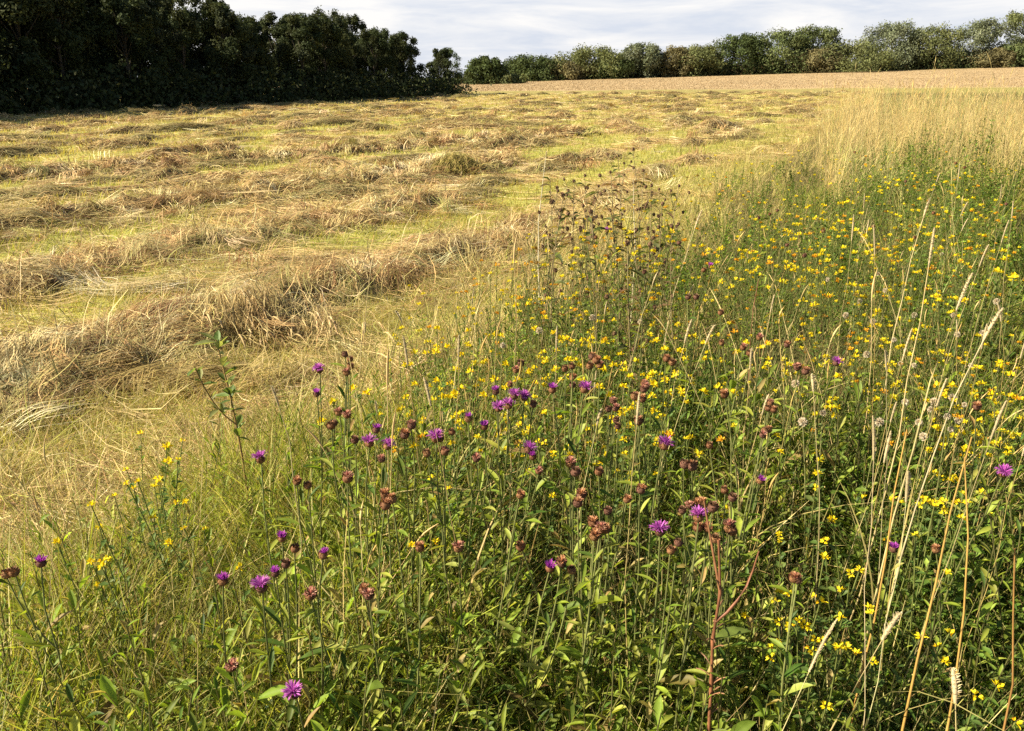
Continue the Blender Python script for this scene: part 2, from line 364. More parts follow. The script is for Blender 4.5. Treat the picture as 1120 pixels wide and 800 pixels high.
# special heaps near the front
def tuft_heap(px, py, R, hgt, n, cols, Lr, label, name='hay_heap', up=.5, az0=None, spread=3.2, wm=1., seedheads=False):
    o = G(px, py); a = Acc(); rr = np.sqrt(rng.random(n)); th = U(0, 6.283, n)
    bx, by = rr * np.cos(th) * R[0], rr * np.sin(th) * R[1]
    hz = hgt * (1 - rr ** 2) * (.5 + .9 * fbm(bx * 3 + 9, by * 3 + 9, int(px)))
    az = (U(0, 6.283, n) if az0 is None else az0 + rng.normal(0, spread, n)); L = U(*Lr, n)
    t = np.linspace(0, 1, 6)[None, :]
    upv = np.abs(rng.normal(up, up * .6, n))[:, None]
    X = bx[:, None] + L[:, None] * t * np.cos(az)[:, None] * .9; Y = by[:, None] + L[:, None] * t * np.sin(az)[:, None] * .9
    sag = hz[:, None] * (1 - .75 * t)
    Z = sag + L[:, None] * upv * (t - t ** 2 * 1.05) + .01
    P = np.stack([X, Y, np.maximum(Z, .004)], -1)
    a_ = az + math.pi / 2; Sd = np.stack([np.cos(a_), np.sin(a_), U(-.5, .5, n)], -1)[:, None, :]
    D = math.hypot(*o[:2]); w = max(.0032, D * .0006) * wm
    ribbon(a, P, w * U(.6, 1.3, (n, 1)) * np.array([.8, 1, 1, .9, .7, .25])[None, :], norm(Sd), mixcol(n, cols, None, .2))
    # dark matted core
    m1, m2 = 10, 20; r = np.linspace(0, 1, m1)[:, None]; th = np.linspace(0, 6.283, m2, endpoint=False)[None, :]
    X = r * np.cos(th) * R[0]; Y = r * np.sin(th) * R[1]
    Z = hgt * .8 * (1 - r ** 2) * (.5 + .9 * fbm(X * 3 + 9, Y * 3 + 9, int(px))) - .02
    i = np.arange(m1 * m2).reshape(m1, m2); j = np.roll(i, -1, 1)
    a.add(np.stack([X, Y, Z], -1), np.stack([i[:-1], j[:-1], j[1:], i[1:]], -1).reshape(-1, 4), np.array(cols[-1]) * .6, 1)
    if seedheads:
        k = rng.choice(n, min(n, 70), False); S0 = P[k, 3]; S1 = P[k, 5]; dd = S1 - S0
        PP = S0[:, None] + dd[:, None] * np.linspace(.2, 1.25, 6)[None, :, None]; PP[..., 2] -= .02 * np.linspace(0, 1, 6)[None] ** 2
        tube(a, PP, np.array([.002, .007, .009, .008, .006, .001])[None, :] * U(.7, 1.1, (len(k), 1)), mixcol(len(k), [(.52, .40, .2), (.45, .33, .16)]), 5)
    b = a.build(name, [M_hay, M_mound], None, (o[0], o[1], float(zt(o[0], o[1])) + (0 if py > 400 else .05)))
    return tag(b, label, 'hay heap')
tuft_heap(48, 425, (.38, .32), .17, 3200, [(.33, .31, .15), (.42, .38, .19), (.24, .23, .11), (.5, .43, .24), (.2, .17, .08)], (.08, .2), 'grey green heap of finely cut hay at the near end of the nearest row', up=.7)
tuft_heap(497, 190, (.46, .4), .22, 2000, [(.26, .22, .05), (.32, .26, .07), (.38, .29, .1), (.17, .13, .045)], (.12, .3), 'dark olive bushy heap of hay in the middle of the field', up=1.0)
def lock_heap(px, py, R, M, cols, L, az, azsd, lift, label, name='hay_heap', n=26, seeds=0):
    o = G(px, py); a = Acc(); zb = float(zt(o[0], o[1])); base = max(r.hgt(np.array([o[0]]), np.array([o[1]]))[0] for r, _, _ in rows)
    x = rng.normal(0, R[0], M); y = rng.normal(0, R[1], M); A = az + rng.normal(0, azsd, M)
    hf = lambda X, Y: np.maximum.reduce([r.hgt(X + o[0], Y + o[1]) for r, _, _ in rows]) - base + zt(X + o[0], Y + o[1]) - zb
    locks(a, x, y, A, U(*L, M), n, hf, rng.exponential(lift, M) + .01, mixcol(M, cols, None, .15), 1.15, .16, .04)
    if seeds:
        k = rng.integers(0, M, seeds); B = np.stack([x[k], y[k], hf(x[k], y[k]) + U(.03, .16, seeds)], -1); B[:, :2] += rng.normal(0, .08, (seeds, 2)); t = np.linspace(0, 1, 7)[None, :]
        l = U(.07, .13, seeds)[:, None]; ha = -1.15 + rng.normal(0, .35, seeds)
        P = np.stack([B[:, :1] + l * t * np.cos(ha)[:, None], B[:, 1:2] + l * t * np.sin(ha)[:, None], B[:, 2:] + l * (.35 * t - .75 * t ** 2)], -1)
        tube(a, P, np.array([.0015, .005, .0068, .007, .006, .0045, .001])[None] * U(.6, 1., (seeds, 1)), mixcol(seeds, [(.58, .44, .22), (.5, .36, .17), (.44, .30, .14)]), 6)
        Bs = B - np.stack([np.cos(ha) * .22, np.sin(ha) * .22, np.full(seeds, -.0)], -1); tt = np.linspace(0, 1, 5)[None, :, None]
        PS = Bs[:, None] + (B - Bs)[:, None] * tt + np.array([0, 0, .05]) * (4 * tt * (1 - tt)); PS[:, :1, 2] -= .05; tube(a, PS, np.full((seeds, 5), .0014), mixcol(seeds, [(.5, .4, .18)]), 3)
    return tag(a.build(name, M_hay, None, (o[0], o[1], zb + base)), label, 'hay heap')
lock_heap(160, 318, (.22, .10), 26, [(.66, .60, .40), (.58, .5, .28), (.5, .4, .2)], (.3, .55), -.25, .3, .03, 'pale bleached tuft of hay combed out over the second row')
lock_heap(322, 378, (.2, .10), 46, [(.50, .37, .16), (.42, .30, .12), (.33, .21, .085)], (.3, .5), -1.1, .35, .05, 'bundle of cut grass with ripe seed heads drooping over the nearest row', 'hay_bundle', 26, 85)
lock_heap(215, 425, (.26, .10), 34, [(.48, .36, .14), (.40, .29, .10), (.32, .22, .08)], (.3, .6), -2.3, .4, .04, 'combed heap of golden hay right of the grey green heap')
lock_heap(575, 248, (.16, .14), 30, [(.4, .27, .13), (.32, .19, .09), (.25, .14, .07)], (.2, .42), .6, 1.2, .06, 'reddish brown tuft of hay at the far end of the nearest row')

# ------------------------------------------------------------------ meadow growth
def lanceolate(acc, base, az, pitch, L, W, C, droop=.5, m=0):
    n = len(base); t = np.linspace(0, 1, 6)[None, :]
    d = np.stack([np.cos(az), np.sin(az)], -1)
    ou = L[:, None] * np.cos(pitch)[:, None] * t; up = L[:, None] * (np.sin(pitch)[:, None] * t - droop * t ** 2 * .55)
    P = np.empty((n, 6, 3)); P[..., :2] = base[:, None, :2] + ou[..., None] * d[:, None]; P[..., 2] = base[:, None, 2] + up
    Sd = np.stack([-np.sin(az), np.cos(az), rng.normal(0, .25, n)], -1)[:, None, :]
    T = norm(np.gradient(P, axis=1)); Nr = norm(np.cross(T, np.broadcast_to(norm(Sd), P.shape)))
    leaf(acc, P, W[:, None] * np.array([.22, .62, 1, .92, .55, .04])[None, :], norm(Sd), Nr, C, .35, m)
GREEN = [(.23, .285, .034), (.17, .235, .03), (.30, .33, .05), (.08, .135, .022), (.32, .34, .07), (.36, .26, .09)]
def curve_pts(A, B, bow, K=7):
    A, B = np.asarray(A, float), np.asarray(B, float); t = np.linspace(0, 1, K)[:, None]
    return A + (B - A) * t + np.asarray(bow) * (4 * t * (1 - t))
def proto_leafy(h, nl, Ls=(.05, .115), Wf=.155, green=GREEN):
    a = Acc(); top = np.array([U(-.08, .08), U(-.08, .08), h]); P = curve_pts((0, 0, 0), top, (U(-.03, .03), U(-.03, .03), 0))
    tube(a, P[None], np.linspace(.0026, .0012, 7)[None], np.array([[.17, .16, .06]]) * U(.7, 1.4), 4)
    t = np.linspace(.12, .99, nl) ** .8; b = np.stack([np.interp(t, np.linspace(0, 1, 7), P[:, i]) for i in range(3)], -1)
    L = U(*Ls, nl) * (1.25 - .6 * t)
    lanceolate(a, b, np.arange(nl) * 2.4 + U(0, 6), U(.5, 1.3, nl), L, L * Wf * U(.7, 1.3, nl), mixcol(nl, green, (4, 4, 3.4, 2.6, 1.4, .5), .2), .6)
    return a.arrays()
def proto_trefoil(h, nb=9):
    a = Acc()
    for i in range(nb):
        az = U(0, 6.28); r = U(.02, .16); hh = h * U(.6, 1.05)
        P = curve_pts((U(-.02, .02), U(-.02, .02), 0), (r * math.cos(az), r * math.sin(az), hh), (U(-.03, .03), U(-.03, .03), 0))
        tube(a, P[None], np.full((1, 7), .0011), np.array([[.13, .15, .04]]), 3)
        nl = 20; t = U(.25, 1, nl); b = np.stack([np.interp(t, np.linspace(0, 1, 7), P[:, k]) for k in range(3)], -1)
        L = U(.014, .030, nl)
        lanceolate(a, b, U(0, 6.28, nl), U(-.1, 1.1, nl), L, L * U(.35, .6, nl), mixcol(nl, [(.145, .22, .034), (.11, .18, .03), (.21, .275, .045), (.065, .11, .02)], None, .2), .3)
    return a.arrays()
def proto_tuft(h, nb, cols, w=.0038, spread=.06, bend=(.1, .7)):
    a = Acc(); az = U(0, 6.28, nb); r = spread * np.sqrt(rng.random(nb)); th = U(0, 6.28, nb)
    blades(a, np.stack([r * np.cos(th), r * np.sin(th), 0 * r], -1), h * U(.55, 1.1, nb), w * U(.6, 1.4, nb), az, U(.02, .35, nb), U(*bend, nb), mixcol(nb, cols, None, .2), 6, twist=U(0, 3.14, nb))
    return a.arrays()
def inst(acc, pr, pos, rot, sc, tilt=None, tint=None):
    Vp, Qp, Cp, Mp = pr; n = len(pos)
    if n == 0: return
    c_, s_ = np.cos(rot)[:, None], np.sin(rot)[:, None]
    X = (Vp[None, :, 0] * c_ - Vp[None, :, 1] * s_) * sc[:, None]; Y = (Vp[None, :, 0] * s_ + Vp[None, :, 1] * c_) * sc[:, None]; Z = Vp[None, :, 2] * sc[:, None]
    if tilt is not None: X = X + Z * tilt[:, :1]; Y = Y + Z * tilt[:, 1:]
    Vv = np.stack([X + pos[:, :1], Y + pos[:, 1:2], Z + pos[:, 2:]], -1).reshape(-1, 3)
    Qv = (Qp[None] + (np.arange(n) * len(Vp))[:, None, None]).reshape(-1, 4)
    Cv = Cp[None] * (1 if tint is None else tint[:, None, :])
    acc.add(Vv, Qv, np.broadcast_to(Cv, (n,) + Cp.shape).reshape(-1, 3))
def scatter(acc, protos, x, y, sc, tiltsd=.12, tint=.2):
    n = len(x); k = rng.integers(0, len(protos), n)
    pos = np.stack([x, y, zt(x, y)], -1); rot = U(0, 6.283, n); tl = rng.normal(0, tiltsd, (n, 2)); ti = np.clip(1 + rng.normal(0, tint, (n, 1)) * np.array([[1, 1, 1]]), .5, 1.6)
    for i, p in enumerate(protos):
        m = k == i; inst(acc, p, pos[m], rot[m], sc[m], tl[m], ti[m])
def meadow_pts(n, y0, y1, inset, pw=1.0, xr=(-.8, 1.0)):
    y = y0 * (y1 / y0) ** (rng.random(n) ** pw); x = U(xr[0], xr[1], n) * (y + .35)
    k = x > edge(y) + inset + (noise(x * 1.2, y * 1.2, 91) - .5) * .7
    return x[k], y[k]
HOL = [(at(665, 560, .3), .26), (at(640, 600, .3), .2), (at(870, 340, .4), .5), (at(830, 360, .4), .35), (at(900, 660, .25), .2), (at(240, 690, .2), .16)]
def hmap(x, y):                                    # gentle height variation of the sward, with a few hollows
    d = 1.
    for p_, r_ in HOL: d = d * (1 - .58 * np.exp(-(((x - p_[0]) / r_) ** 2 + ((y - p_[1]) / (r_ * 1.5)) ** 2)))
    return d * (1 + .22 * sstep(1.8, 4, x - edge(y)) * sstep(3.5, 6, y) + .25 * sstep(2.2, 4, x - edge(y)) * sstep(6, 9, y)) * (.75 + .5 * fbm(x * .9, y * .9, 93)) * (sstep(-.1, 1.9, x - edge(y) - .2) * .45 + .58)
LEAFY = [proto_leafy(U(.42, .62), int(U(11, 18))) for _ in range(8)]
BROAD = [proto_leafy(U(.4, .6), int(U(9, 14)), (.09, .15), .19) for _ in range(6)]
LEAFY_N = [proto_leafy(U(.42, .6), int(U(16, 26)), (.03, .06), .16) for _ in range(5)]
TREF = [proto_trefoil(U(.36, .5)) for _ in range(6)]
GTUFT = [proto_tuft(U(.35, .52), 22, [(.24, .295, .035), (.33, .36, .05), (.155, .21, .029), (.38, .37, .09), (.50, .41, .15)]) for _ in range(6)]
DTUFT = [proto_tuft(U(.3, .5), 18, [(.52, .42, .18), (.42, .33, .13), (.36, .33, .09), (.3, .2, .08)], .003, .06, (.0, .5)) for _ in range(6)]
EDGE = [proto_tuft(U(.2, .4), 14, [(.58, .46, .20), (.50, .37, .15), (.44, .38, .10), (.34, .22, .09), (.36, .34, .07)], .003, .09, (.2, 1.3)) for _ in range(6)]

a = Acc()
x, y = meadow_pts(2850, .55, 4.2, .55); k = (rng.random(len(x)) < np.where(x < -.7, .10, np.where(x < .55, .75, .35))); x, y = x[k], y[k]
scatter(a, LEAFY, x, y, U(.75, 1.15, len(x)) * hmap(x, y))
x, y = meadow_pts(4150, .6, 15, .6); k = rng.random(len(x)) < .6; x, y = x[k], y[k]
scatter(a, LEAFY_N, x, y, U(.8, 1.2, len(x)) * hmap(x, y))
x, y = meadow_pts(1500, .55, 2.6, .55, 1., (-.62, .42)); k = rng.random(len(x)) < .6; x, y = x[k], y[k]
scatter(a, BROAD, x, y, U(.75, 1.1, len(x)) * hmap(x, y))
kind(a.build('meadow_foliage', M_leaf), 'stuff')
a = Acc()
x, y = meadow_pts(2550, .55, 14, .7); k = rng.random(len(x)) < np.where(x < -.6, .12, np.where(x < .3, .45, .9)); x, y = x[k], y[k]
scatter(a, TREF, x, y, U(.75, 1.2, len(x)) * hmap(x, y) * np.where(y > 4, 1.15, 1))
kind(a.build('meadow_undergrowth', M_leaf), 'stuff')
a = Acc()
x, y = meadow_pts(4200, .6, 12, .15); k = rng.random(len(x)) < np.where(x < -.5, 1, .5); x, y = x[k], y[k]
scatter(a, GTUFT, x, y, U(.7, 1.15, len(x)) * hmap(x, y) * (.5 + .5 * sstep(.2, 1.5, x - edge(y))))
x, y = meadow_pts(1300, .6, 3.2, .25, 1., (-.85, -.1)); scatter(a, GTUFT, x, y, U(.95, 1.3, len(x)) * (.65 + .35 * sstep(0, .8, x - edge(y))) * np.minimum(1, hmap(x, y) * 1.2), .2)
kind(a.build('meadow_grass', M_grass), 'stuff')
# dry grass along the field edge and mixed through the sward
a = Acc()
y = 1.5 * (30 / 1.5) ** rng.random(4200); x = edge(y) + rng.normal(.5, .65, len(y)) * (1 + .03 * y)
scatter(a, EDGE, x, y, U(.5, 1.15, len(x)) * (.8 + .015 * y), .3, .28)
x, y = meadow_pts(1100, .7, 14, .4); scatter(a, DTUFT, x, y, U(.8, 1.35, len(x)), .25)
kind(a.build('dry_grass', M_straw), 'stuff')

# tall pale grass standing at the far right of the margin
def proto_culm(h, cols=((.58, .44, .17), (.5, .37, .13), (.60, .48, .22))):
    a = Acc(); n = 5
    for i in range(n):
        az = U(0, 6.28); hh = h * U(.6, 1.05); l = U(.02, .22) * hh
        P = curve_pts((U(-.08, .08), U(-.08, .08), 0), (l * math.cos(az), l * math.sin(az), hh), (U(-.07, .07), U(-.07, .07), 0), 6)
        C = mixcol(1, cols); R = np.linspace(.0022, .0011, 6)[None]
        tube(a, P[None], R, C, 3)
        d = (P[-1] - P[-2]) / np.linalg.norm(P[-1] - P[-2]); hl = U(.07, .15)
        PP = P[-1] + d * np.linspace(0, hl, 5)[:, None] + np.array([math.cos(az), math.sin(az), -.3]) * (np.linspace(0, 1, 5)[:, None] ** 2 * .025)
        tube(a, PP[None], np.array([[.0012, .0028, .0036, .0026, .0006]]) * U(.6, 1.3), C * np.array([1.05, 1.0, .95]), 4)
        nb = 3; t = U(.1, .6, nb); b = np.stack([np.interp(t, np.linspace(0, 1, 6), P[:, k]) for k in range(3)], -1)
        blades(a, b, U(.12, .3, nb), U(.003, .005, nb), U(0, 6.28, nb), U(.3, .8, nb), U(.2, 1.2, nb), mixcol(nb, cols), 4)
    return a.arrays()
CULM = [proto_culm(U(1.05, 1.3)) for _ in range(8)]
a = Acc()
n = 6200; y = 8.6 * (60 / 8.6) ** (rng.random(n) ** .95); x = edge(y) + np.clip(3.7 - .11 * y, .35, 3) + (noise(y * .9, y * 0, 23) - .5) * 1.2 + (U(0, 1, n) ** 1.1) * (.5 * y + 6)
k = (x < .8 * y) & (rng.random(n) < sstep(9.4, 12.5, y + (noise(x * .5, y * .5, 3) - .5) * 4) * (.12 + .88 * sstep(.38, .6, fbm(x * .55, y * .3, 19))) * (1 - .75 * sstep(18, 34, y))); x, y = x[k], y[k]
scatter(a, CULM, x, y, np.where(rng.random(len(x)) < .035, 1.32, U(.7, 1.25, len(x))) * (.78 + .3 * noise(x * .8, y * .8, 17)) * (1 + .12 * sstep(13, 9, y)), .12, .15)
x, y = meadow_pts(80, 1.6, 7, .8); scatter(a, CULM, x, y, U(.5, .78, len(x)), .2)
kind(a.build('tall_grass', M_straw), 'stuff')
a = Acc(); n = 3000; y = 10 * (60 / 7.5) ** rng.random(n); x = edge(y) + np.clip(3.5 - .11 * y, .3, 3) + U(0, 1, n) * (.5 * y + 6); k = x < .8 * y; x, y = x[k], y[k]
scatter(a, [proto_tuft(.6, 16, [(.46, .40, .16), (.36, .36, .10), (.26, .31, .06), (.20, .26, .05)], .006, .12) for _ in range(5)], x, y, U(.8, 1.3, len(x)))
kind(a.build('tall_grass_blades', M_straw), 'stuff')

# ------------------------------------------------------------------ knapweed
def head_base(kindc):
    a = Acc(); n1, n2 = 8, 12
    r = np.array([.0015, .0052, .0076, .0085, .0083, .0072, .0060, .0056])[:, None]; z = np.array([0, .0012, .0035, .0065, .0095, .012, .0138, .0145])[:, None]
    th = np.linspace(0, 6.283, n2, endpoint=False)[None, :] + (np.arange(n1) % 2)[:, None] * .26
    V_ = np.stack([r * np.cos(th), r * np.sin(th), z + 0 * th], -1)
    i = np.arange(n1 * n2).reshape(n1, n2); j = np.roll(i, -1, 1)
    a.add(V_, np.stack([i[:-1], j[:-1], j[1:], i[1:]], -1).reshape(-1, 4), np.array(kindc) * .75)
    n = 60; rz = rng.integers(1, 7, n); th = U(0, 6.283, n); R = r[rz, 0]; Z = z[rz, 0]
    B = np.stack([R * np.cos(th), R * np.sin(th), Z], -1); d = np.stack([np.cos(th), np.sin(th), 0 * th], -1)
    t = np.linspace(0, 1, 3)[None, :, None]
    P = B[:, None] + d[:, None] * t * .0022 + np.array([0, 0, .0036]) * t
    ribbon(a, P, np.array([.0028, .0034, .0006])[None] * U(.7, 1.2, (n, 1)), np.stack([-np.sin(th), np.cos(th), 0 * th], -1)[:, None], mixcol(n, [kindc, np.array(kindc) * .6, np.array(kindc) * 1.5], None, .2))
    return a.mesh('flower_head', M_head)
def florets(n, L, cols, spread, w=.0017):
    a = Acc(); pol = spread * np.sqrt(rng.random(n)); az = U(0, 6.283, n); L = L * U(.75, 1.15, n); t = np.linspace(0, 1, 4)[None, :]
    b = np.stack([.004 * np.cos(az) * pol / spread, .004 * np.sin(az) * pol / spread, np.full(n, .0125)], -1)
    q = pol[:, None] * (.55 + .75 * t); ds = L[:, None] / 3
    dx = np.sin(q) * ds; dz = np.cos(q) * ds
    rr = np.cumsum(dx, 1) - dx[:, :1]; zz = np.cumsum(dz, 1) - dz[:, :1]
    P = np.stack([b[:, :1] + rr * np.cos(az)[:, None], b[:, 1:2] + rr * np.sin(az)[:, None], b[:, 2:] + zz], -1)
    az2 = az + math.pi / 2 + rng.normal(0, .5, n)
    ribbon(a, P, w * np.array([.6, .9, 1.2, .5])[None] * np.ones((n, 1)), np.stack([np.cos(az2), np.sin(az2), 0 * az], -1)[:, None], mixcol(n, cols, None, .2))
    return a.mesh('florets', M_petal)
H_B = [head_base((.22, .10, .045)), head_base((.17, .08, .05)), head_base((.28, .14, .06))]
F_P = [florets(95, .0145, [(.46, .10, .42), (.38, .065, .36), (.57, .18, .52)], 1.35) for _ in range(4)]
F_S = [florets(60, .011, [(.48, .09, .45), (.38, .06, .40)], .75) for _ in range(2)]
F_R = [florets(55, .008, [(.44, .20, .09), (.50, .27, .13), (.32, .13, .07)], 1.0, .0016), florets(60, .0085, [(.48, .21, .15), (.40, .15, .12), (.55, .31, .2)], 1.15, .0016)]
F_D = [florets(26, .005, [(.12, .06, .03), (.18, .10, .05)], .6, .0015)]
GP = 'purple knapweeds flowering in the margin'; GB = 'seeding knapweeds with rusty brown heads'
def knapweed(heads, label, group, name='knapweed', leafn=13, stemc=(.15, .16, .05), hs=1.):
    """heads: list of (px, py, height, kind) ; kinds p purple, s small half-open purple, r rusty, d dark bud"""
    pts = [at(px, py, hh) for px, py, hh, _ in heads]
    b0 = pts[0] + np.array([U(-.10, .10), U(-.05, .12), 0]); b0[2] = float(zt(b0[0], b0[1]))
    root = thing(name, b0, label, 'knapweed', group); hs = hs * (U(.85, 1.15) if group == GB else U(.85, 1.06))
    st = Acc(); lf = Acc(); loc = [p - b0 for p in pts]
    bow = np.array([U(-.04, .04), U(-.04, .04), 0]); P0 = curve_pts((0, 0, 0), loc[0], bow, 9)
    P0 = P0 + np.concatenate([rng.normal(0, .0022, (9, 2)), np.zeros((9, 1))], 1) * np.array([[0]] + [[1]] * 7 + [[0]])
    C = np.array([stemc]) * U(.7, 1.25)
    tube(st, P0[None], np.linspace(.0027, .0015, 9)[None], C, 5); stems = [P0]
    for l in loc[1:]:
        f = U(.55, .78); i = int(f * 8); A = P0[i]
        P = curve_pts(A, l, (l - A) * np.array([.12, .12, -.08]), 6); tube(st, P[None], np.linspace(.0019, .0013, 6)[None], C, 5); stems.append(P)
    for j, P in enumerate(stems):
        nl = leafn if j == 0 else 5; t = np.linspace(.22 if j == 0 else .25, .93, nl); k = np.linspace(0, 1, len(P))
        b = np.stack([np.interp(t, k, P[:, q]) for q in range(3)], -1); L = U(.045, .10, nl) * (1.2 - .66 * t)
        lanceolate(lf, b, np.arange(nl) * 2.4 + U(0, 6), U(.35, 1.1, nl), L, L * U(.15, .25, nl), mixcol(nl, GREEN, (4, 3, 4, 2, 2, .8), .2), .5)
    st.build('stem', M_stem, root); lf.build('leaves', M_leaf, root)
    for (px, py, hh, k), l, P in zip(heads, loc, stems):
        d = Vector(P[-1] - P[-2]).normalized() + Vector((U(-.3, .3), U(-.3, .3), .5))
        e = d.to_track_quat('Z', 'Y').to_euler()
        s = hs * U(.92, 1.1) * (1.12 if k == 'p' else 1.0)
        hd = link('flower_head', random.choice(H_B), root, l, e, s)
        link('florets', random.choice({'p': F_P, 's': F_S, 'r': F_R, 'd': F_D}[k]), hd)
    return root
GP = 'purple knapweeds flowering in the margin'
KN = [
    ([(350, 408, .86, 'p'), (347, 434, .82, 's'), (366, 466, .76, 'd')], 'purple knapweed standing alone against the hay, two purple heads one above the other'),
    ([(286, 507, .80, 'p')], 'single purple knapweed head beside the yellow flowers at the left edge of the margin'),
    ([(404, 489, .80, 'p'), (423, 492, .80, 'p'), (411, 474, .82, 's'), (418, 506, .78, 'r')], 'knapweed with a pair of purple heads side by side over rusty ones'),
    ([(477, 484, .81, 'p'), (468, 500, .78, 'd'), (486, 498, .78, 'r')], 'purple knapweed head between the side by side pair and the big purple cluster'),
    ([(562, 437, .88, 'p'), (545, 450, .86, 'p'), (573, 438, .87, 'p'), (556, 448, .85, 'p'), (543, 432, .88, 's'), (583, 446, .85, 'r')], 'knapweed with the densest cluster of bright purple heads'),
    ([(638, 430, .90, 'p'), (626, 404, .92, 'd')], 'tall bright purple knapweed head just right of the dense purple cluster'),
    ([(577, 496, .82, 'p'), (583, 503, .81, 's'), (589, 518, .79, 'r')], 'knapweed with two touching purple heads below the dense cluster'),
    ([(725, 492, .84, 'p')], 'pale mauve knapweed head on a stout pale stem above the dark hollow'),
    ([(722, 586, .80, 'p'), (741, 598, .79, 'd'), (733, 606, .78, 'd')], 'purple knapweed with dark spent heads left of the red brown dock stalk'),
    ([(764, 571, .80, 'p'), (779, 560, .80, 'd')], 'small purple knapweed head right above the top of the dock stalk'),
    ([(287, 648, .72, 'p')], 'large dark purple knapweed head over dark shaded grass'),
    ([(309, 592, .78, 's'), (302, 631, .73, 's'), (313, 621, .74, 'd'), (322, 604, .76, 'd')], 'knapweed with two half open pink heads and dark buds'),
    ([(353, 612, .76, 's')], 'small half open knapweed head with a bright green leaf behind it'),
    ([(244, 640, .72, 's')], 'small dull purple knapweed head left of the large dark purple one'),
    ([(324, 762, .62, 'p')], 'lowest purple knapweed head, closest to the front among broad leaves'),
    ([(45, 620, .70, 's'), (17, 630, .69, 'd'), (8, 633, .68, 'd')], 'knapweed with one violet and two dark brown heads at the field edge'),
    ([(1096, 521, .82, 'p')], 'violet knapweed head among the straw stems at the right edge'),
    ([(830, 529, .74, 's')], 'flat pale violet knapweed head right of the dock stalk'),
    ([(913, 400, .80, 'p')], 'lone purple knapweed head among white clover and yellow trefoil'),
    ([(976, 604, .66, 's')], 'small violet knapweed head beside yellow trefoil blossoms and orange straw stems'),
    ([(664, 255, .90, 'p'), (652, 262, .88, 'd')], 'small far purple knapweed head in front of the dark seeding thistles'),
    ([(777, 294, .85, 's'), (769, 298, .84, 'd')], 'dull far knapweed head amid yellow flowers, behind the paired brown heads'),
    ([(601, 625, .74, 's'), (614, 619, .75, 'r'), (626, 628, .73, 'd')], 'knapweed with a dark magenta, a rusty and a dark head close together'),
    ([(604, 430, .88, 's')], 'small magenta knapweed head between the dense cluster and the tall head'),
    ([(512, 462, .84, 's'), (495, 476, .82, 'd')], 'small purple knapweed head just left of the dense cluster'),
    ([(530, 470, .82, 's'), (521, 505, .78, 'r')], 'knapweed with a small purple head over a rusty one below the dense cluster')]
for hds, lab in KN: knapweed(hds, lab, GP)
GB = 'seeding knapweeds with rusty brown heads'
_bn = []
for _ in range(30):
    bx, by = U(370, 900), U(385, 640); hb = float(np.interp(by, [385, 640], [.84, .72]))
    _bn.append([(bx + U(-9, 9) * (j > 0), by + U(-12, 10) * (j > 0), hb, random.choice('rrd')) for j in range(random.choice([1, 1, 2, 3]))])
BN = _bn + [[(632, 555, .78, 'r'), (636, 546, .78, 'r')], [(568, 545, .78, 'r')], [(671, 442, .84, 'r'), (673, 450, .83, 'r')], [(703, 440, .84, 'r'), (694, 438, .84, 'd')],
      [(651, 398, .86, 'r'), (645, 404, .85, 'd')], [(752, 328, .88, 'd'), (761, 328, .88, 'd')], [(788, 345, .86, 'd')], [(790, 378, .84, 'd'), (812, 383, .83, 'r'), (820, 390, .82, 'd')],
      [(793, 435, .80, 'r')], [(757, 515, .78, 'r'), (748, 513, .78, 'd')], [(800, 548, .78, 'd'), (793, 540, .78, 'd')], [(340, 655, .70, 'r')], [(398, 650, .70, 'r'), (404, 655, .70, 'r')],
      [(325, 530, .78, 'r'), (337, 535, .77, 'd')], [(380, 528, .78, 'r')], [(422, 545, .76, 'r')], [(363, 470, .80, 'd'), (389, 485, .79, 'd')], [(254, 732, .62, 'r')], [(665, 563, .76, 'd')],
      [(655, 520, .78, 'd')], [(872, 405, .80, 'r'), (880, 410, .8, 'r')], [(860, 380, .82, 'r')], [(830, 372, .83, 'r')], [(700, 540, .76, 'r')], [(450, 470, .82, 'r'), (442, 480, .8, 'r')],
      [(1068, 448, .80, 'r')], [(1024, 605, .66, 'r')], [(735, 400, .84, 'd'), (728, 396, .84, 'r')], [(705, 300, .9, 'd')], [(742, 268, .9, 'd')], [(860, 270, .88, 'd')], [(880, 282, .87, 'd')], [(900, 255, .9, 'd')], [(955, 250, .9, 'd')],
      [(1000, 262, .88, 'd')], [(830, 240, .92, 'd')], [(850, 232, .92, 'd'), (842, 236, .9, 'd')], [(990, 200, .95, 'd')], [(1020, 235, .92, 'd')], [(935, 168, 1.0, 'd')], [(1045, 180, .98, 'd'), (1055, 185, .97, 'd')], [(1100, 225, .93, 'd')]]
for hds in BN: knapweed(hds, 'seeding knapweed with rusty brown dried heads, no purple left, among the flowers', GB)

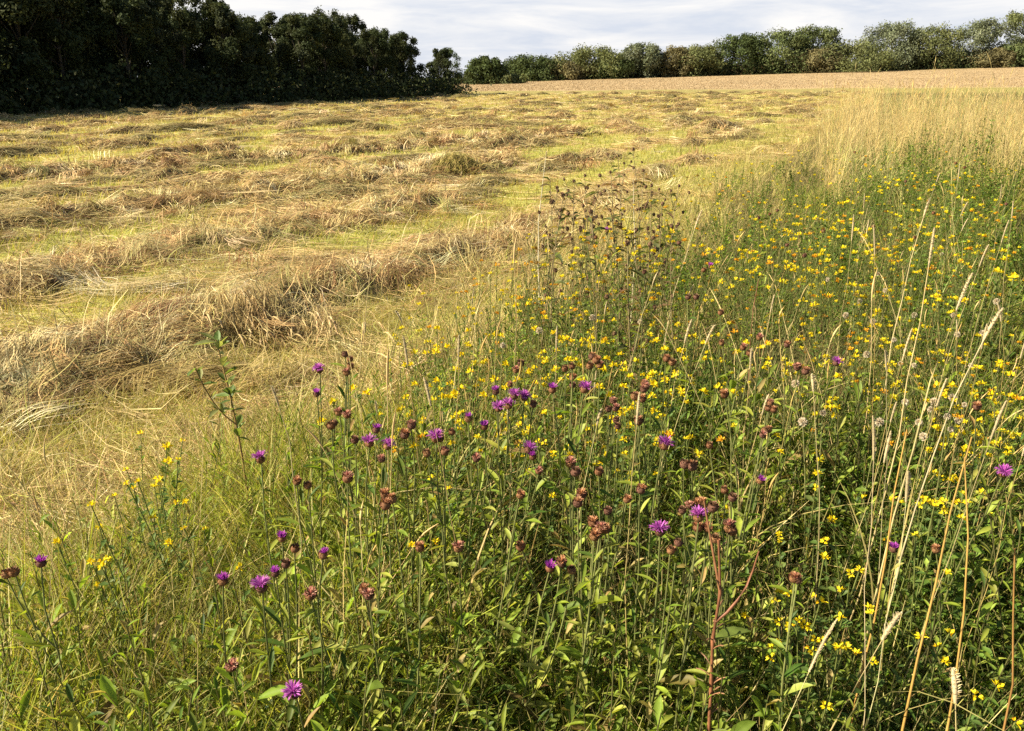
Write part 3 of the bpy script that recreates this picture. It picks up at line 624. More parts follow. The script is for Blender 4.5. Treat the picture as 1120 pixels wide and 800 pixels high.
# tall dark seeding thistles behind the middle of the margin
GT = 'tall dark seeding stalks in the middle of the margin'
TH_ = [(601, 185, 1.02), (620, 215, .95), (628, 200, .98), (640, 232, .92), (655, 205, .98), (668, 190, 1.0), (676, 172, 1.05), (692, 165, 1.08), (683, 180, 1.02), (704, 188, 1.0), (712, 205, .96), (700, 230, .93), (724, 225, .94), (742, 205, 1.0), (612, 240, .92), (648, 250, .9), (690, 255, .9), (715, 262, .88), (735, 250, .9), (668, 232, .93)]
def burst(k):
    a = Acc(); n = 26; d = norm(rng.normal(0, 1, (n, 3)) + np.array([0, 0, .6])); t = np.linspace(0, 1, 3)[None, :, None]
    P = d[:, None] * (t * .011) + np.array([0, 0, .008]); s = norm(np.cross(d, rng.normal(0, 1, (n, 3))))[:, None]
    ribbon(a, P, np.array([.004, .005, .001])[None] * np.ones((n, 1)), s, mixcol(n, [(.14, .08, .045), (.20, .12, .07), (.10, .055, .035)], None, .2))
    th = np.linspace(0, 6.283, 8, endpoint=False)[None]; r = np.array([.002, .007, .0075, .004])[:, None]; z = np.array([0, .003, .009, .015])[:, None]
    i = np.arange(32).reshape(4, 8); j = np.roll(i, -1, 1)
    a.add(np.stack([r * np.cos(th), r * np.sin(th), z + 0 * th], -1), np.stack([i[:-1], j[:-1], j[1:], i[1:]], -1).reshape(-1, 4), (.13, .075, .04))
    return a.mesh('seed_head', M_head)
BU = [burst(i) for i in range(3)]
for _ in range(5): TH_.append((U(598, 745), U(185, 275), U(.92, 1.02)))
for px, py, hh in TH_:
    p = at(px, py, hh); b0 = p + np.array([U(-.12, .12), U(-.05, .15), 0]); b0[2] = float(zt(b0[0], b0[1]))
    root = thing('seeding_thistle', b0, 'tall dark brown seeding stalk with clustered dry heads, in the middle of the margin', 'thistle', GT)
    st = Acc(); lf = Acc(); P0 = curve_pts((0, 0, 0), p - b0, (U(-.04, .04), U(-.04, .04), 0), 9); tube(st, P0[None], np.linspace(.004, .0018, 9)[None], np.array([[.24, .19, .09]]), 5)
    ends = [P0[-1]]
    for j in range(random.randint(4, 7)):
        A = P0[random.randint(4, 7)]; az = U(0, 6.28); l = U(.05, .15); E = A + np.array([math.cos(az) * l * .7, math.sin(az) * l * .7, l * U(.7, 1.2)])
        tube(st, curve_pts(A, E, (0, 0, -.01), 4)[None], np.full((1, 4), .0016), np.array([[.2, .15, .07]]), 4); ends.append(E)
    nl = 22; t = U(.3, .98, nl); b = np.stack([np.interp(t, np.linspace(0, 1, 9), P0[:, q]) for q in range(3)], -1); L = U(.04, .1, nl)
    lanceolate(lf, b, U(0, 6.28, nl), U(.0, 1, nl), L, L * .26, mixcol(nl, [(.13, .15, .04), (.22, .16, .07), (.10, .11, .04), (.16, .10, .05)]), .9)
    st.build('stem', M_stem, root); lf.build('leaves', M_leaf, root)
    for E in ends: link('seed_head', random.choice(BU), root, E, (U(-.4, .4), U(-.4, .4), 0), U(.8, 1.4))

# ------------------------------------------------------------------ yellow trefoil
def blossom(n):
    a = Acc()
    az = np.arange(n) * 6.283 / n + U(-.4, .4, n); z = np.zeros(n)
    b = np.stack([.003 * np.cos(az), .003 * np.sin(az), z], -1); L = U(.008, .013, n)
    col = mixcol(n, [(.86, .66, .015), (.84, .54, .012), (.88, .74, .03)], (5, 1, 4), .06)
    lanceolate(a, b, az, U(.9, 1.4, n), L * .9, L * .62, col, .1); lanceolate(a, b, az + .3, U(-.2, .3, n), L * .9, L * .45, col * .95, .0)
    lanceolate(a, b, az - .4, U(.1, .6, n), L * .8, L * .4, col, .0)
    return a
BL = [blossom(random.choice([3, 3, 4, 5])) for _ in range(6)]
BLM = [b.mesh('blossom', M_petal) for b in BL]
def tref_parts(h):
    st = Acc(); lf = Acc(); ends = []
    for i in range(random.choice([1, 2, 2, 3])):
        az = U(0, 6.28); r = U(0, .05) if i == 0 else U(.03, .09); E = np.array([r * math.cos(az), r * math.sin(az), h * (1 if i == 0 else U(.86, 1.02))])
        P = curve_pts((0, 0, 0), E, (U(-.02, .02), U(-.02, .02), 0), 6); tube(st, P[None], np.full((1, 6), .0012), np.array([[.14, .16, .04]]), 4); ends.append(E)
        nl = 12; t = U(.45, .97, nl); b = np.stack([np.interp(t, np.linspace(0, 1, 6), P[:, q]) for q in range(3)], -1); L = U(.012, .022, nl)
        lanceolate(lf, b, U(0, 6.28, nl), U(0, 1, nl), L, L * .5, mixcol(nl, [(.10, .16, .035), (.14, .19, .045)]), .3)
    return st, lf, ends
TP = []
for i in range(8):
    st, lf, ends = tref_parts(.5); one = Acc()
    for q, m in ((st, 0), (lf, 1)):
        V_, Q_, C_, _ = q.arrays(); one.add(V_, Q_, C_, m)
    for E in ends:
        V_, Q_, C_, _ = random.choice(BL).arrays(); one.add(V_ * 1.25 + E, Q_, C_, 2)
    TP.append((st.mesh('stem', M_stem), lf.mesh('leaves', M_leaf), ends, one.mesh('trefoil', [M_stem, M_leaf, M_petal]), one))
ZON = [((470, 330, 720, 480), 95, 'yellow trefoil sprig in the bright patch around the dense purple knapweeds'),
       ((790, 185, 1110, 340), 85, 'far yellow trefoil sprig below the tall pale grass'),
       ((700, 340, 1110, 470), 60, 'yellow trefoil sprig between the dark hollow and the white clover heads'),
       ((870, 440, 1070, 740), 44, 'near yellow trefoil sprig low in the dark growth by the orange straw stems'),
       ((105, 480, 260, 600), 17, 'yellow flower sprig in the thin grass at the left edge of the margin'),
       ((420, 400, 760, 600), 26, 'near yellow trefoil sprig among the leafy knapweed stems')]
def tref(px, py, hh, label):
    p = at(px, py, hh); s = hh / .5; st, lf, ends, one, _ = random.choice(TP)
    if math.hypot(p[0], p[1]) < 2.3:
        r = thing('trefoil', (p[0], p[1], 0), label, 'yellow flower', 'yellow trefoil sprigs in the margin', (U(-.2, .2), U(-.2, .2), U(0, 6.28)), s)
        link('stem', st, r); link('leaves', lf, r)
        for E in ends: link('blossom', random.choice(BLM), r, E, (U(-.4, .4), U(-.4, .4), U(0, 6)), U(.85, 1.15) / s)
    else:
        tag(link('trefoil', one, None, (p[0] + U(-.1, .1), p[1], 0), (U(-.28, .28), U(-.28, .28), U(0, 6.28)), s), label, 'yellow flower', 'yellow trefoil sprigs in the margin')
for (x0, y0, x1, y1), n, lab in ZON:
    for i in range(n):
        for _t in range(25):
            px, py = U(x0, x1), U(y0, y1)
            if noise(px * .024, py * .033, 66) > .56: break
        tref(px, py, U(.50, .66) if py > 330 else U(.6, .8), lab)
a = Acc(); n = 2300; px = U(430, 1115, n); py = np.where(rng.random(n) < .7, U(165, 330, n), U(320, 500, n))
for i in range(n):
    hh = U(.55, .8) if py[i] > 300 else U(.72, 1.0); p = at(px[i], py[i], hh)
    if p[0] < edge(p[1]) + (.8 if hh < .7 else 1.5) or noise(p[0] * 2.1, p[1] * 1.6, 44) < (.44 if py[i] < 320 else .54): continue
    V_, Q_, C_, _ = random.choice(BL).arrays(); a.add(V_ * U(.6, 1.35) + p, Q_, C_ * (U(.75, 1) if random.random() < .7 else np.array([.85, .55, .8]) if random.random() < .6 else np.array([.4, .3, 1.6])))
    st_ = curve_pts((p[0] + U(-.1, .1), p[1] + U(-.1, .1), p[2] - U(.1, .3)), p, (0, 0, 0), 3); tube(a, st_[None], np.full((1, 3), .0012), np.array([[.14, .16, .04]]), 3)
kind(a.build('small_yellow_flowers', M_petal), 'stuff')

# ------------------------------------------------------------------ white clover heads
def clover_head():
    a = Acc(); n = 210; d = norm(rng.normal(0, 1, (n, 3)) + np.array([0, 0, .35])); t = np.linspace(0, 1, 3)[None, :, None]
    P = d[:, None] * (.003 + t * .0085); s = norm(np.cross(d, rng.normal(0, 1, (n, 3))))[:, None]
    ribbon(a, P, np.array([.002, .0026, .0010])[None] * np.ones((n, 1)), s, mixcol(n, [(.70, .60, .42), (.58, .47, .32), (.76, .70, .54)], None, .1))
    return a.mesh('flower_head', M_petal)
CH = [clover_head() for _ in range(3)]
CLV = [(960, 300), (1030, 278), (1043, 345), (968, 318), (905, 306), (1047, 366), (985, 398), (1000, 400), (948, 388), (1018, 448), (1022, 440), (1042, 435), (1055, 443), (1005, 462), (990, 440), (962, 462), (1040, 470), (1036, 456), (1048, 460), (1010, 478), (978, 372), (1075, 365), (940, 330), (955, 352), (925, 345), (900, 452), (1000, 345), (878, 462), (648, 348), (700, 352), (590, 362), (550, 378), (1090, 330), (1062, 400), (870, 420)]
for px, py in CLV:
    hh = U(.6, .74); p = at(px, py, hh); b0 = np.array([p[0] + U(-.06, .06), p[1] + U(-.03, .08), 0])
    r = thing('white_clover', b0, 'round off white clover head on a thin stem among the yellow flowers', 'clover', 'off white clover heads in the margin')
    a = Acc(); tube(a, curve_pts((0, 0, 0), p - b0, (U(-.03, .03), 0, 0), 6)[None], np.full((1, 6), .0014), np.array([[.2, .2, .07]]), 4); a.build('stem', M_stem, r)
    link('flower_head', random.choice(CH), r, p - b0, (U(-.5, .5), U(-.5, .5), 0), U(.75, 1.2))

# ------------------------------------------------------------------ tall single straw stems (foot pixel is below the frame or in the growth)
def straw_stem(top, foot_xy, h, label, col, headlen=.1, headr=.006, blade=1, r0=.0028, group=None, bow=.05):
    p = at(top[0], top[1], h); b0 = np.array([foot_xy[0], foot_xy[1], 0.]) if foot_xy is not None else np.array([p[0] + U(-.12, .12), p[1] + U(-.1, .1), 0])
    r = thing('grass_stem', b0, label, 'grass stem', group)
    a = Acc(); P = curve_pts((0, 0, 0), p - b0, (U(-bow, bow), U(-bow, bow), 0), 9); P[1:-1, :2] += rng.normal(0, .003, (7, 2)); tube(a, P[None], np.linspace(r0, r0 * .4, 9)[None], np.array([col]), 5); a.build('stem', M_straw, r)
    if headlen:
        a = Acc(); n = int(headlen / .0026); t = np.linspace(.0, 1, n); d = norm(P[-1] - P[-2]); q = P[-1][None] + d[None] * (t * headlen)[:, None]; q[:, 2] -= t ** 2 * headlen * .25
        az = U(0, 6.28, n); rr = headr * np.sin(math.pi * np.clip(t * .9 + .1, 0, 1)) ** .6
        D = norm(np.stack([np.cos(az), np.sin(az), np.full(n, .9)], -1)); tt = np.linspace(0, 1, 3)[None, :, None]
        for rep in range(2):
            PP = q[:, None] + (D * (1 if rep == 0 else -1) * np.array([1, 1, (1 if rep == 0 else -1)]))[:, None] * tt * (rr[:, None, None] * 1.6)
            ribbon(a, PP, np.array([.0022, .0034, .0006])[None] * np.ones((n, 1)), norm(np.cross(D, [[0, 0, 1.]]))[:, None], mixcol(n, [(.60, .50, .30), (.5, .4, .22), (.66, .57, .38)], None, .12))
        tube(a, q[None], (rr * .45 + .0008)[None], np.array([[.52, .42, .24]]), 5)
        a.build('seed_head', M_straw, r)
    nb = blade; blade = 1
    for _ in range(nb):
        a = Acc(); t = U(.08, .6, blade); b = np.stack([np.interp(t, np.linspace(0, 1, 9), P[:, k]) for k in range(3)], -1)
        blades(a, b, U(.15, .32, blade), U(.003, .005, blade), U(0, 6.28, blade), U(.2, .5, blade), U(.2, 1.1, blade), mixcol(blade, [(.5, .38, .14), (.42, .36, .12), (.3, .3, .08)]), 6)
        a.build('blade', M_straw, r)
    return r
OR = (.46, .28, .07)
straw_stem((1016, 290), (.86, 1.75), 1.12, 'tallest straw stem at the right with a pale seed head above the clover', (.55, .43, .2), .12, .005)
straw_stem((1063, 478), (.66, 1.0), .98, 'thick orange straw stem leaning right from the lower right corner', OR, 0, 0, 1, .0034)
straw_stem((1055, 500), (.62, .98), .96, 'second orange straw stem, just left of the thick leaning one', OR, 0, 0, 1, .003)
straw_stem((992, 470), (.60, 1.18), .92, 'slim orange straw stem standing upright through the yellow trefoil', (.48, .28, .07), .0, 0, 1, .003)
straw_stem((1046, 340), (.70, 1.25), 1.1, 'tall bent straw stem with a loose head right of the tallest stem', (.5, .4, .18), .11, .005)
straw_stem((1076, 372), (.86, 1.5), 1.02, 'straw stem with a fat white seed head near the right edge', (.56, .46, .26), .10, .0065)
straw_stem((1010, 238), (1.25, 2.4), 1.1, 'slim tilted straw stem crossing in front of the far yellow flowers', (.55, .44, .22), .09, .006)
straw_stem((1110, 600), (.72, .95), .86, 'brown dry blade stem at the lower right edge', (.32, .17, .05), 0, 0, 2, .003)
straw_stem((965, 700), (.40, 1.0), .62, 'drooping pale seed head low beside the orange straw stems', (.45, .36, .16), .075, .008, 1, .0022)
straw_stem((1045, 770), (.53, .86), .62, 'pale seed head at the bottom by the orange stems', (.45, .36, .16), .07, .008, 1, .0022)
straw_stem((885, 735), (.19, .78), .58, 'thin cream grass spike slanting up in the dark growth at the bottom', (.5, .44, .2), .13, .004, 0, .0018)
straw_stem((597, 172), None, 1.08, 'bone white dead stalk standing upright left of the dark thistles', (.62, .55, .38), .05, .006, 0, .0055)
straw_stem((693, 205), None, 1.0, 'bleached bent stalk in the middle of the dark thistles', (.6, .52, .34), .05, .006, 0, .005)
straw_stem((405, 300), None, .8, 'lone slender straw stem standing over the near end of the hay row', (.5, .4, .2), .1, .005, 1)
straw_stem((305, 445), None, .78, 'thin pale straw stem left of the knapweed standing alone', (.55, .46, .24), .08, .005, 1)
straw_stem((830, 305), (.95, 2.9), .95, 'reddish upright dead stem by the paired brown knapweed heads', (.32, .17, .09), 0, 0, 0, .0035)
straw_stem((760, 250), None, 1.0, 'pale straw stem rising right of the dark thistles', (.55, .46, .25), .1, .006, 1)
for i in range(30):
    px = U(930, 1118); py = U(150, 560) if i % 3 else U(120, 260)
    straw_stem((px, py), None, U(.9, 1.15) if py < 330 else U(.8, 1.0), 'dry straw stem with a slim seed head among the right hand flowers', mixcol(1, [(.55, .44, .2), (.5, .36, .12), (.6, .5, .28)])[0], U(.06, .12), U(.0025, .0042), 1, .0012, 'dry straw stems along the right of the margin')
for i in range(22):
    px = U(380, 900); py = U(300, 470)
    straw_stem((px, py), None, U(.72, .95), 'thin straw stem rising among the flowers in the middle of the margin', mixcol(1, [(.55, .44, .2), (.45, .34, .14)])[0], U(.05, .1), U(.003, .006), 1, .0018, 'thin straw stems in the middle of the margin')

# ------------------------------------------------------------------ single notable plants
# dock: red brown stalk with a side branch and big leaves
b0 = np.append(at(780, 830, .0)[:2] * .74, 0)
top = at(786, 590, .80); b0 = np.array([top[0] + .012, top[1] - .05, 0])
r = thing('dock_plant', b0, 'stout red brown dock stalk forking near its top, with broad green leaves', 'dock')
a = Acc(); P = curve_pts((0, 0, 0), top - b0, (.008, .0, 0), 9); P[1:-1, :2] += rng.normal(0, .004, (7, 2))
kk = np.linspace(0, 8, 41); PF = np.stack([np.interp(kk, np.arange(9), P[:, q]) for q in range(3)], -1)
tube(a, PF[None], (np.linspace(.0046, .0022, 41) * (1 + .35 * (np.arange(41) % 5 == 0)) * U(.9, 1.1, 41))[None], (np.array([.21, .085, .04]) * U(.6, 1.5, (41, 1)))[None], 6)
for q in range(26):
    A_ = PF[random.randint(14, 40)]; az_ = U(0, 6.28); l_ = U(.01, .035); E_ = A_ + np.array([math.cos(az_) * l_, math.sin(az_) * l_, U(.0, .03)])
    tube(a, curve_pts(A_, E_, (0, 0, .004), 4)[None], np.array([[.0012, .001, .0018, .0008]]), np.array([[.24, .12, .06]]) * U(.6, 1.3), 4)
br = at(830, 603, .78) - b0; A = P[6] + (P[7] - P[6]) * .4; tube(a, curve_pts(A, br, (.01, 0, -.015), 6)[None], np.linspace(.0034, .0012, 6)[None], np.array([[.24, .10, .05]]), 6)
br2 = at(770, 548, .86) - b0; tube(a, curve_pts(P[7], br2, (0, 0, 0), 5)[None], np.linspace(.003, .0015, 5)[None], np.array([[.24, .11, .05]]), 5)
a.build('stem', M_stem, r)
a = Acc(); bb = np.stack([P[6], P[5], P[3], P[4], P[2], P[1]]); lanceolate(a, bb, np.array([.35, 2.6, 4.3, .9, 3.3, 5.6]), np.array([.25, -.1, .1, -.4, .2, .1]), np.array([.085, .11, .075, .07, .10, .10]), np.array([.026, .022, .02, .018, .026, .026]), mixcol(6, [(.12, .17, .03), (.16, .19, .04), (.14, .12, .03)]), .5)
a.build('leaves', M_leaf, r)
# thistle at the hay edge
top = at(236, 372, .78); b0 = np.array([top[0] + .02, top[1] + .03, 0])
r = thing('field_thistle', b0, 'leafy green thistle with a brown stem standing in front of the hay bundle', 'thistle')
a = Acc(); P = curve_pts((0, 0, 0), top - b0, (.02, 0, 0), 9); tube(a, P[None], np.linspace(.005, .0025, 9)[None], np.array([[.30, .19, .07]]), 5)
E1 = at(213, 402, .72) - b0; tube(a, curve_pts(P[5], E1, (-.01, 0, -.02), 5)[None], np.full((1, 5), .0025), np.array([[.28, .18, .07]]), 5)
a.build('stem', M_stem, r); a = Acc()
for Pp, nl, t0 in ((P, 34, .55), (curve_pts(P[5], E1, (-.01, 0, -.02), 9), 12, .2)):
    t = U(t0, 1, nl); b = np.stack([np.interp(t, np.linspace(0, 1, 9), Pp[:, q]) for q in range(3)], -1); L = U(.03, .075, nl)
    lanceolate(a, b, U(0, 6.28, nl), U(-.1, 1.1, nl), L, L * .35, mixcol(nl, [(.17, .22, .06), (.12, .17, .05), (.24, .26, .1)]), .4)
a.build('leaves', M_leaf, r)
# single broad upright leaf plant at the lower left
p = at(90, 715, .45); r = thing('broad_leaf_plant', (p[0], p[1], 0), 'plant with one broad upright yellow green leaf in the grass at the lower left', 'plant')
a = Acc(); tube(a, curve_pts((0, 0, 0), (0, 0, .40), (.01, 0, 0), 5)[None], np.full((1, 5), .0025), np.array([[.16, .18, .05]]), 5); a.build('stem', M_stem, r)
a = Acc(); lanceolate(a, np.array([[0, 0, .33], [0, 0, .2]]), np.array([-1.9, 1.]), np.array([1.45, .9]), np.array([.15, .11]), np.array([.04, .025]), np.array([[.26, .30, .04], [.15, .2, .04]]), .15); a.build('leaves', M_leaf, r)

# ------------------------------------------------------------------ trees
def tree_meshes(h, w, n, ls, cols, seed, low=.05, clumps=34, shape='round', dens=1.):
    r0 = np.random.default_rng(seed)
    tr = Acc(); cr = Acc()
    P = curve_pts((0, 0, -.2), (r0.uniform(-.3, .3), r0.uniform(-.3, .3), h * .8), (r0.uniform(-.2, .2), 0, 0), 8)
    bc = np.array([[.07, .058, .042]]); tube(tr, P[None], np.linspace(h * .022, h * .004, 8)[None], bc, 8)
    cs = []
    for i in range(clumps):
        f = r0.random() ** .8
        z = h * (low + (.97 - low) * f)
        if shape == 'round': rad = w * math.sqrt(max(0.02, 1 - ((f - .42) / .62) ** 2))
        elif shape == 'willow': rad = w * math.sqrt(max(0.02, 1 - ((f - .5) / .56) ** 2)) * (.8 + .3 * r0.random())
        else: rad = w * (1 - f * .8)
        rad *= math.sqrt(r0.uniform(.1, 1)); az = r0.uniform(0, 6.283)
        cs.append((rad * math.cos(az), rad * math.sin(az), z, r0.uniform(.16, .34) * w * (1.15 - .5 * f)))
    cs = np.array(cs)
    for c_ in cs[::2]:
        k = min(6, max(1, int(c_[2] / (h * .8) * 6) - 1)); A = P[k]
        tube(tr, curve_pts(A, c_[:3], (0, 0, -.1), 5)[None], np.linspace(h * .008, h * .002, 5)[None], bc, 5)
    k = r0.integers(0, clumps, n); d = norm(r0.normal(0, 1, (n, 3))); rr = r0.random(n) ** .45 * 1.15
    C0 = cs[k, :3] + d * (cs[k, 3] * rr)[:, None] * np.array([1, 1, .85]) + np.clip(r0.normal(0, .03 * w, (n, 3)), -.06 * w, .06 * w)
    if shape == 'willow': C0[:, 2] += np.minimum(np.abs(r0.normal(0, .035 * h, n)), .08 * h)
    C0[:, 2] = np.maximum(C0[:, 2], .05)
    nrm = norm(d + r0.normal(0, .7, (n, 3)) + np.array([0, 0, .35])); u = norm(np.cross(nrm, r0.normal(0, 1, (n, 3)))); v = np.cross(nrm, u)
    s = ls * r0.uniform(.55, 1.3, n)[:, None]; asp = .55
    V_ = np.stack([C0 - u * s, C0 - v * s * asp, C0 + u * s, C0 + v * s * asp], 1)
    cc = np.asarray(cols)[r0.integers(0, len(cols), clumps)] * r0.uniform(.75, 1.3, (clumps, 1))
    col = cc[k] * r0.uniform(.8, 1.25, (n, 1))
    cr.add(V_, np.arange(n * 4).reshape(n, 4), np.repeat(col, 4, 0))
    return tr.mesh('trunk', M_bark), cr.mesh('crown', M_crown)
def put_tree(name, ms, x, y, label, group, s=1., rz=0, cat='tree'):
    r = thing(name, (x, y, float(zt(np.array(x), np.array(y)))), label, cat, group, (0, 0, rz), s)
    link('trunk', ms[0], r); link('crown', ms[1], r); return r
# the dark wood along the left
DK = [(.045, .058, .022), (.038, .05, .02), (.052, .06, .022), (.046, .054, .026)]
WOOD = [tree_meshes(8, 2.7, 22000, .115, DK, 100 + i, .02, 46, 'round' if i % 2 else 'willow') for i in range(6)]
YEL = tree_meshes(8, 2.6, 6500, .13, [(.13, .12, .025), (.09, .095, .025), (.06, .07, .025)], 131, .02, 44)
LIT = tree_meshes(8, 3.0, 6500, .13, [(.075, .105, .035), (.06, .09, .03)], 132, .02, 44)
W0, W1 = np.array([-24.5, 33.0]), np.array([-5.6, 74.5])
wl = 'dark shaded tree of the wood along the left of the field'
def wood_scale(p, over):
    px = 560 + p[0] / p[1] * FPX
    t = np.interp(px, [-100, 130, 180, 230, 300, 350, 400, 450, 490, 520], [-50, -25, 0, 14, 20, 24, 32, 41, 52, 66])
    return (CAM_Z + (HOR - t) / FPX * math.hypot(*p) * U(.78, 1.1)) / 7.9 * over
for i in range(-6, 17):
    f = i / 15.; p = W0 + (W1 - W0) * f + rng.normal(0, .5, 2); s = wood_scale(p, .92)
    ms = WOOD[random.randrange(6)]; lab = wl; g = 'dark trees of the wood'
    if i == 1: ms, lab, g = YEL, 'tree with yellowing top in the left part of the dark wood', None
    if i == 15: ms, lab, g, s = LIT, 'lighter green rounded tree ending the dark wood', None, s * .95
    if i == 16: continue
    put_tree('broadleaf_tree', ms, p[0], p[1], lab, g, s, U(0, 6.28))
for i in list(range(-5, 14)) + [v + .5 for v in range(-5, 13)]:
    f = i / 14.; p = W0 + (W1 - W0) * f + np.array([-3.6, 1.8]) * (1 if i == int(i) else 2.1) + rng.normal(0, .7, 2)
    put_tree('broadleaf_tree', WOOD[random.randrange(6)], p[0], p[1], wl, 'dark trees of the wood', wood_scale(p, .95), U(0, 6.28))
a = Acc(); n = 42000; f = U(-.45, .985, n); q = rng.normal(0, 1.3, n)
x = W0[0] + (W1[0] - W0[0]) * f + .9 * q + .6; y = W0[1] + (W1[1] - W0[1]) * f - .43 * q - .3; z = np.minimum(np.abs(rng.normal(0, .8, n)), 1.7) * (.7 + .6 * noise(f * 60, 0 * f, 5))
C0 = np.stack([x, y, z], -1); u = norm(rng.normal(0, 1, (n, 3))); v = norm(np.cross(u, rng.normal(0, 1, (n, 3)))); s = U(.06, .16, n)[:, None]
a.add(np.stack([C0 - u * s, C0 - v * s * .6, C0 + u * s, C0 + v * s * .6], 1), np.arange(4 * n).reshape(n, 4), np.repeat(mixcol(n, DK, None, .25), 4, 0))
kind(a.build('wood_undergrowth', M_crown), 'stuff')

# hedge trees across the back of the field: (px centre, top py, base py, half width px, kind, label)
FK = {'dark': [(.055, .075, .025), (.065, .085, .03)], 'green': [(.10, .125, .048), (.09, .115, .042), (.12, .14, .055)], 'willow': [(.145, .165, .095), (.13, .15, .085), (.165, .18, .11)],
      'brown': [(.15, .13, .06), (.13, .115, .055), (.16, .14, .065)], 'olive': [(.13, .145, .055), (.115, .13, .05), (.145, .155, .062)]}
FT = [(533, 66, 93, 15, 'dark', 'round', 'small dark round tree in the gap beside the end of the wood'),
      (552, 84, 94, 16, 'olive', 'round', 'low pale olive bush in front of the small dark tree by the gap'),
      (580, 66, 91, 22, 'dark', 'round', 'dark green tree at the left end of the far hedge'),
      (600, 72, 90, 16, 'green', 'round', 'small green tree tucked beside the leftmost dark hedge tree'),
      (618, 72, 90, 18, 'brown', 'round', 'low brownish bush in the left part of the far hedge'),
      (642, 59, 89, 30, 'olive', 'round', 'wide olive dome shaped tree in the left part of the far hedge'),
      (668, 66, 89, 22, 'dark', 'round', 'low dark bush in front of the olive dome tree'),
      (694, 55, 88, 18, 'willow', 'willow', 'feathery silver green tree right of the olive dome tree'),
      (728, 58, 87, 16, 'brown', 'willow', 'thin brownish tree in the middle of the far hedge'),
      (752, 57, 87, 22, 'olive', 'round', 'olive tree left of the very dark round tree'),
      (792, 45, 86, 21, 'dark', 'round', 'very dark round tree, the darkest in the far hedge'),
      (832, 42, 85, 26, 'green', 'round', 'tall green tree just right of the very dark round tree'),
      (868, 40, 84, 22, 'green', 'willow', 'tall grey green tree behind the brown bush of the far hedge'),
      (872, 60, 84, 20, 'brown', 'round', 'low rounded brown bush under the tall grey green tree'),
      (910, 54, 83, 30, 'olive', 'round', 'wide low olive bush below the first silvery willow'),
      (945, 36, 82, 24, 'willow', 'willow', 'silvery willow behind the wide low olive bush'),
      (990, 39, 81, 24, 'olive', 'willow', 'pointed light olive willow between two silvery ones'),
      (1036, 33, 80, 24, 'willow', 'willow', 'broad silver green willow with a ragged top'),
      (1052, 58, 79, 16, 'brown', 'round', 'low brown scrub at the foot of the broad silver green willow'),
      (1084, 22, 78, 22, 'olive', 'willow', 'tallest olive tree near the right end of the far hedge'),
      (1072, 55, 79, 17, 'green', 'round', 'low green bush in front of the tallest olive tree'),
      (1116, 26, 78, 24, 'green', 'round', 'big green tree at the right end of the far hedge'),
      (1112, 54, 78, 18, 'brown', 'round', 'rust tinged round bush at the right end of the far hedge'),
      (1165, 35, 77, 26, 'green', 'round', None), (610, 78, 90, 14, 'green', 'round', None), (715, 72, 88, 18, 'green', 'round', None), (770, 72, 86, 18, 'green', 'round', None), (815, 66, 85, 18, 'dark', 'round', None), (970, 62, 82, 16, 'dark', 'willow', None), (1015, 62, 80, 16, 'dark', 'round', None)]
for i, (px, t, b, w, k, sh, lab) in enumerate(FT):
    Y = 151 + (3 if t < 50 else 0) + U(-1, 1) if i > 1 else 132
    if lab is None: Y += 6
    x = at_dist(px, Y); z0 = float(zt(np.array(x), np.array(Y)))
    top = CAM_Z + (HOR - t) / FPX * Y; hh = top - z0
    ms = tree_meshes(hh, w / FPX * Y * 1.38, 12000, .18, FK[k], 200 + i, -.02, 80, sh)
    put_tree('hedge_tree', ms, x, Y, lab or 'dark filler tree standing behind the far hedge', None if lab else 'trees behind the far hedge')
a = Acc(); n = 22000; px = U(500, 1240, n); Y = U(149, 158, n); x = at_dist(px, Y); z = zt(x, Y) + np.abs(rng.normal(0, .9, n)) * (.6 + .8 * noise(px * .06, 0 * px, 9))
C0 = np.stack([x, Y, z], -1); u = norm(rng.normal(0, 1, (n, 3))); v = norm(np.cross(u, rng.normal(0, 1, (n, 3)))); s = U(.14, .3, n)[:, None]
a.add(np.stack([C0 - u * s, C0 - v * s * .6, C0 + u * s, C0 + v * s * .6], 1), np.arange(4 * n).reshape(n, 4), np.repeat(mixcol(n, [(.08, .09, .03), (.05, .065, .025), (.11, .09, .04)], None, .25), 4, 0))
kind(a.build('hedge_undergrowth', M_crown), 'stuff')

# ------------------------------------------------------------------ sky and sun
SUN_AZ, SUN_EL = math.radians(-103), math.radians(35)       # azimuth from +Y, clockwise; the sun stands to the left
w = bpy.data.worlds.new('World'); S.world = w; w.use_nodes = True
nt = w.node_tree; N = nt.nodes; L = nt.links
bg = N['Background']; bg.inputs['Strength'].default_value = .05
sky = N.new('ShaderNodeTexSky'); sky.sky_type = 'NISHITA'; sky.sun_disc = False; sky.sun_elevation = SUN_EL; sky.sun_rotation = SUN_AZ
tc = N.new('ShaderNodeTexCoord'); sp = N.new('ShaderNodeSeparateXYZ'); L.new(tc.outputs['Generated'], sp.inputs[0])
mp = N.new('ShaderNodeMapping'); mp.inputs['Scale'].default_value = (2.6, 2.6, 17); mp.inputs['Rotation'].default_value = (0, .05, 0); L.new(tc.outputs['Generated'], mp.inputs[0])
no = N.new('ShaderNodeTexNoise'); no.inputs['Scale'].default_value = 2.2; no.inputs['Detail'].default_value = 7; no.inputs['Roughness'].default_value = .6; no.inputs['Distortion'].default_value = .4
L.new(mp.outputs[0], no.inputs['Vector'])
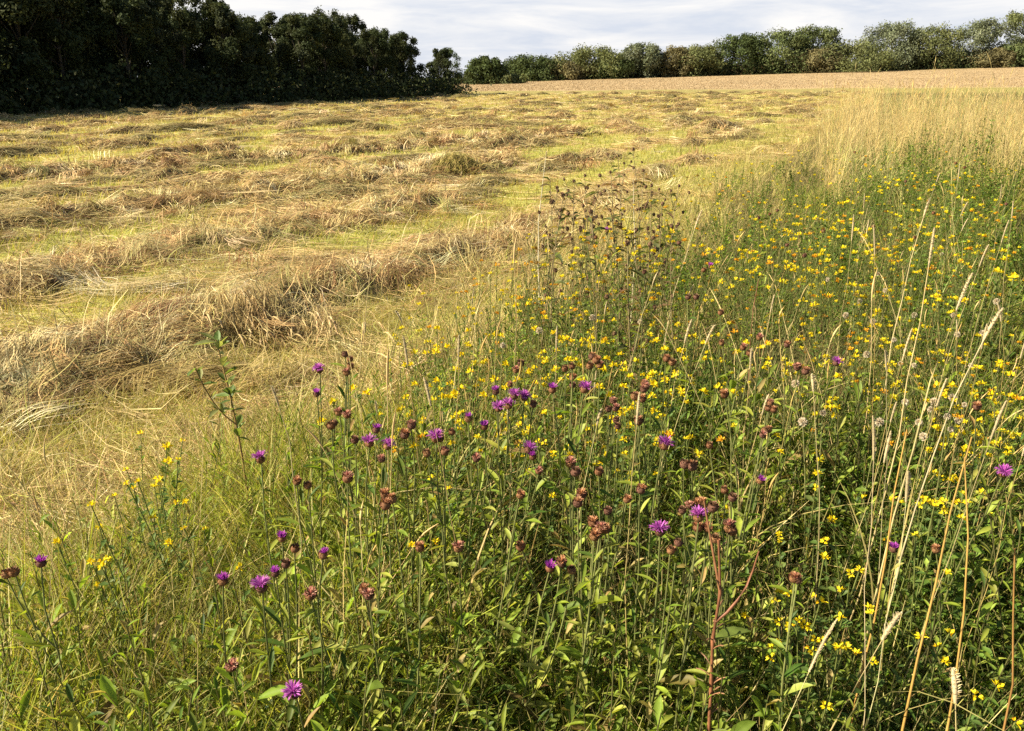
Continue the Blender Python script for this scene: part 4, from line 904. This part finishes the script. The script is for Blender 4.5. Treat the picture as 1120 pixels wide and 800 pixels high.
cr = N.new('ShaderNodeValToRGB'); cr.color_ramp.elements[0].position = .36; cr.color_ramp.elements[1].position = .62
cr.color_ramp.elements[0].color = (5.7, 6.1, 6.9, 1); cr.color_ramp.elements[1].color = (8.1, 7.95, 7.8, 1)
L.new(no.outputs['Fac'], cr.inputs[0])
el = N.new('ShaderNodeMapRange'); el.interpolation_type = 'SMOOTHSTEP'; el.inputs[1].default_value = .08; el.inputs[2].default_value = .30; el.inputs[3].default_value = .97; el.inputs[4].default_value = .0
L.new(sp.outputs['Z'], el.inputs[0])
ax = N.new('ShaderNodeMapRange'); ax.interpolation_type = 'SMOOTHSTEP'; ax.inputs[1].default_value = -.3; ax.inputs[2].default_value = .5; ax.inputs[3].default_value = .25; ax.inputs[4].default_value = 1
L.new(sp.outputs['Y'], ax.inputs[0])
mu = N.new('ShaderNodeMath'); mu.operation = 'MULTIPLY'; L.new(el.outputs[0], mu.inputs[0]); L.new(ax.outputs[0], mu.inputs[1])
mx = N.new('ShaderNodeMix'); mx.data_type = 'RGBA'; L.new(mu.outputs[0], mx.inputs[0]); L.new(sky.outputs[0], mx.inputs[6]); L.new(cr.outputs[0], mx.inputs[7]); L.new(mx.outputs[2], bg.inputs['Color'])
sd = bpy.data.lights.new('sun', 'SUN'); sd.energy = 5; sd.angle = math.radians(.6); sd.color = (1, .90, .70)
so = bpy.data.objects.new('sun', sd); COL.objects.link(so)
sv = Vector((math.sin(SUN_AZ) * math.cos(SUN_EL), math.cos(SUN_AZ) * math.cos(SUN_EL), math.sin(SUN_EL)))
so.rotation_euler = sv.to_track_quat('Z', 'Y').to_euler(); so.location = sv * 60
S.view_settings.view_transform = 'Standard'; S.view_settings.look = 'None'; S.view_settings.exposure = 1.34; S.view_settings.gamma = 1; S.view_settings.use_curve_mapping = False
S.render.engine = 'CYCLES'; S.cycles.max_bounces = 6; S.cycles.diffuse_bounces = 3; S.cycles.transmission_bounces = 4; S.cycles.use_denoising = False
S.cycles.sample_clamp_indirect = 4
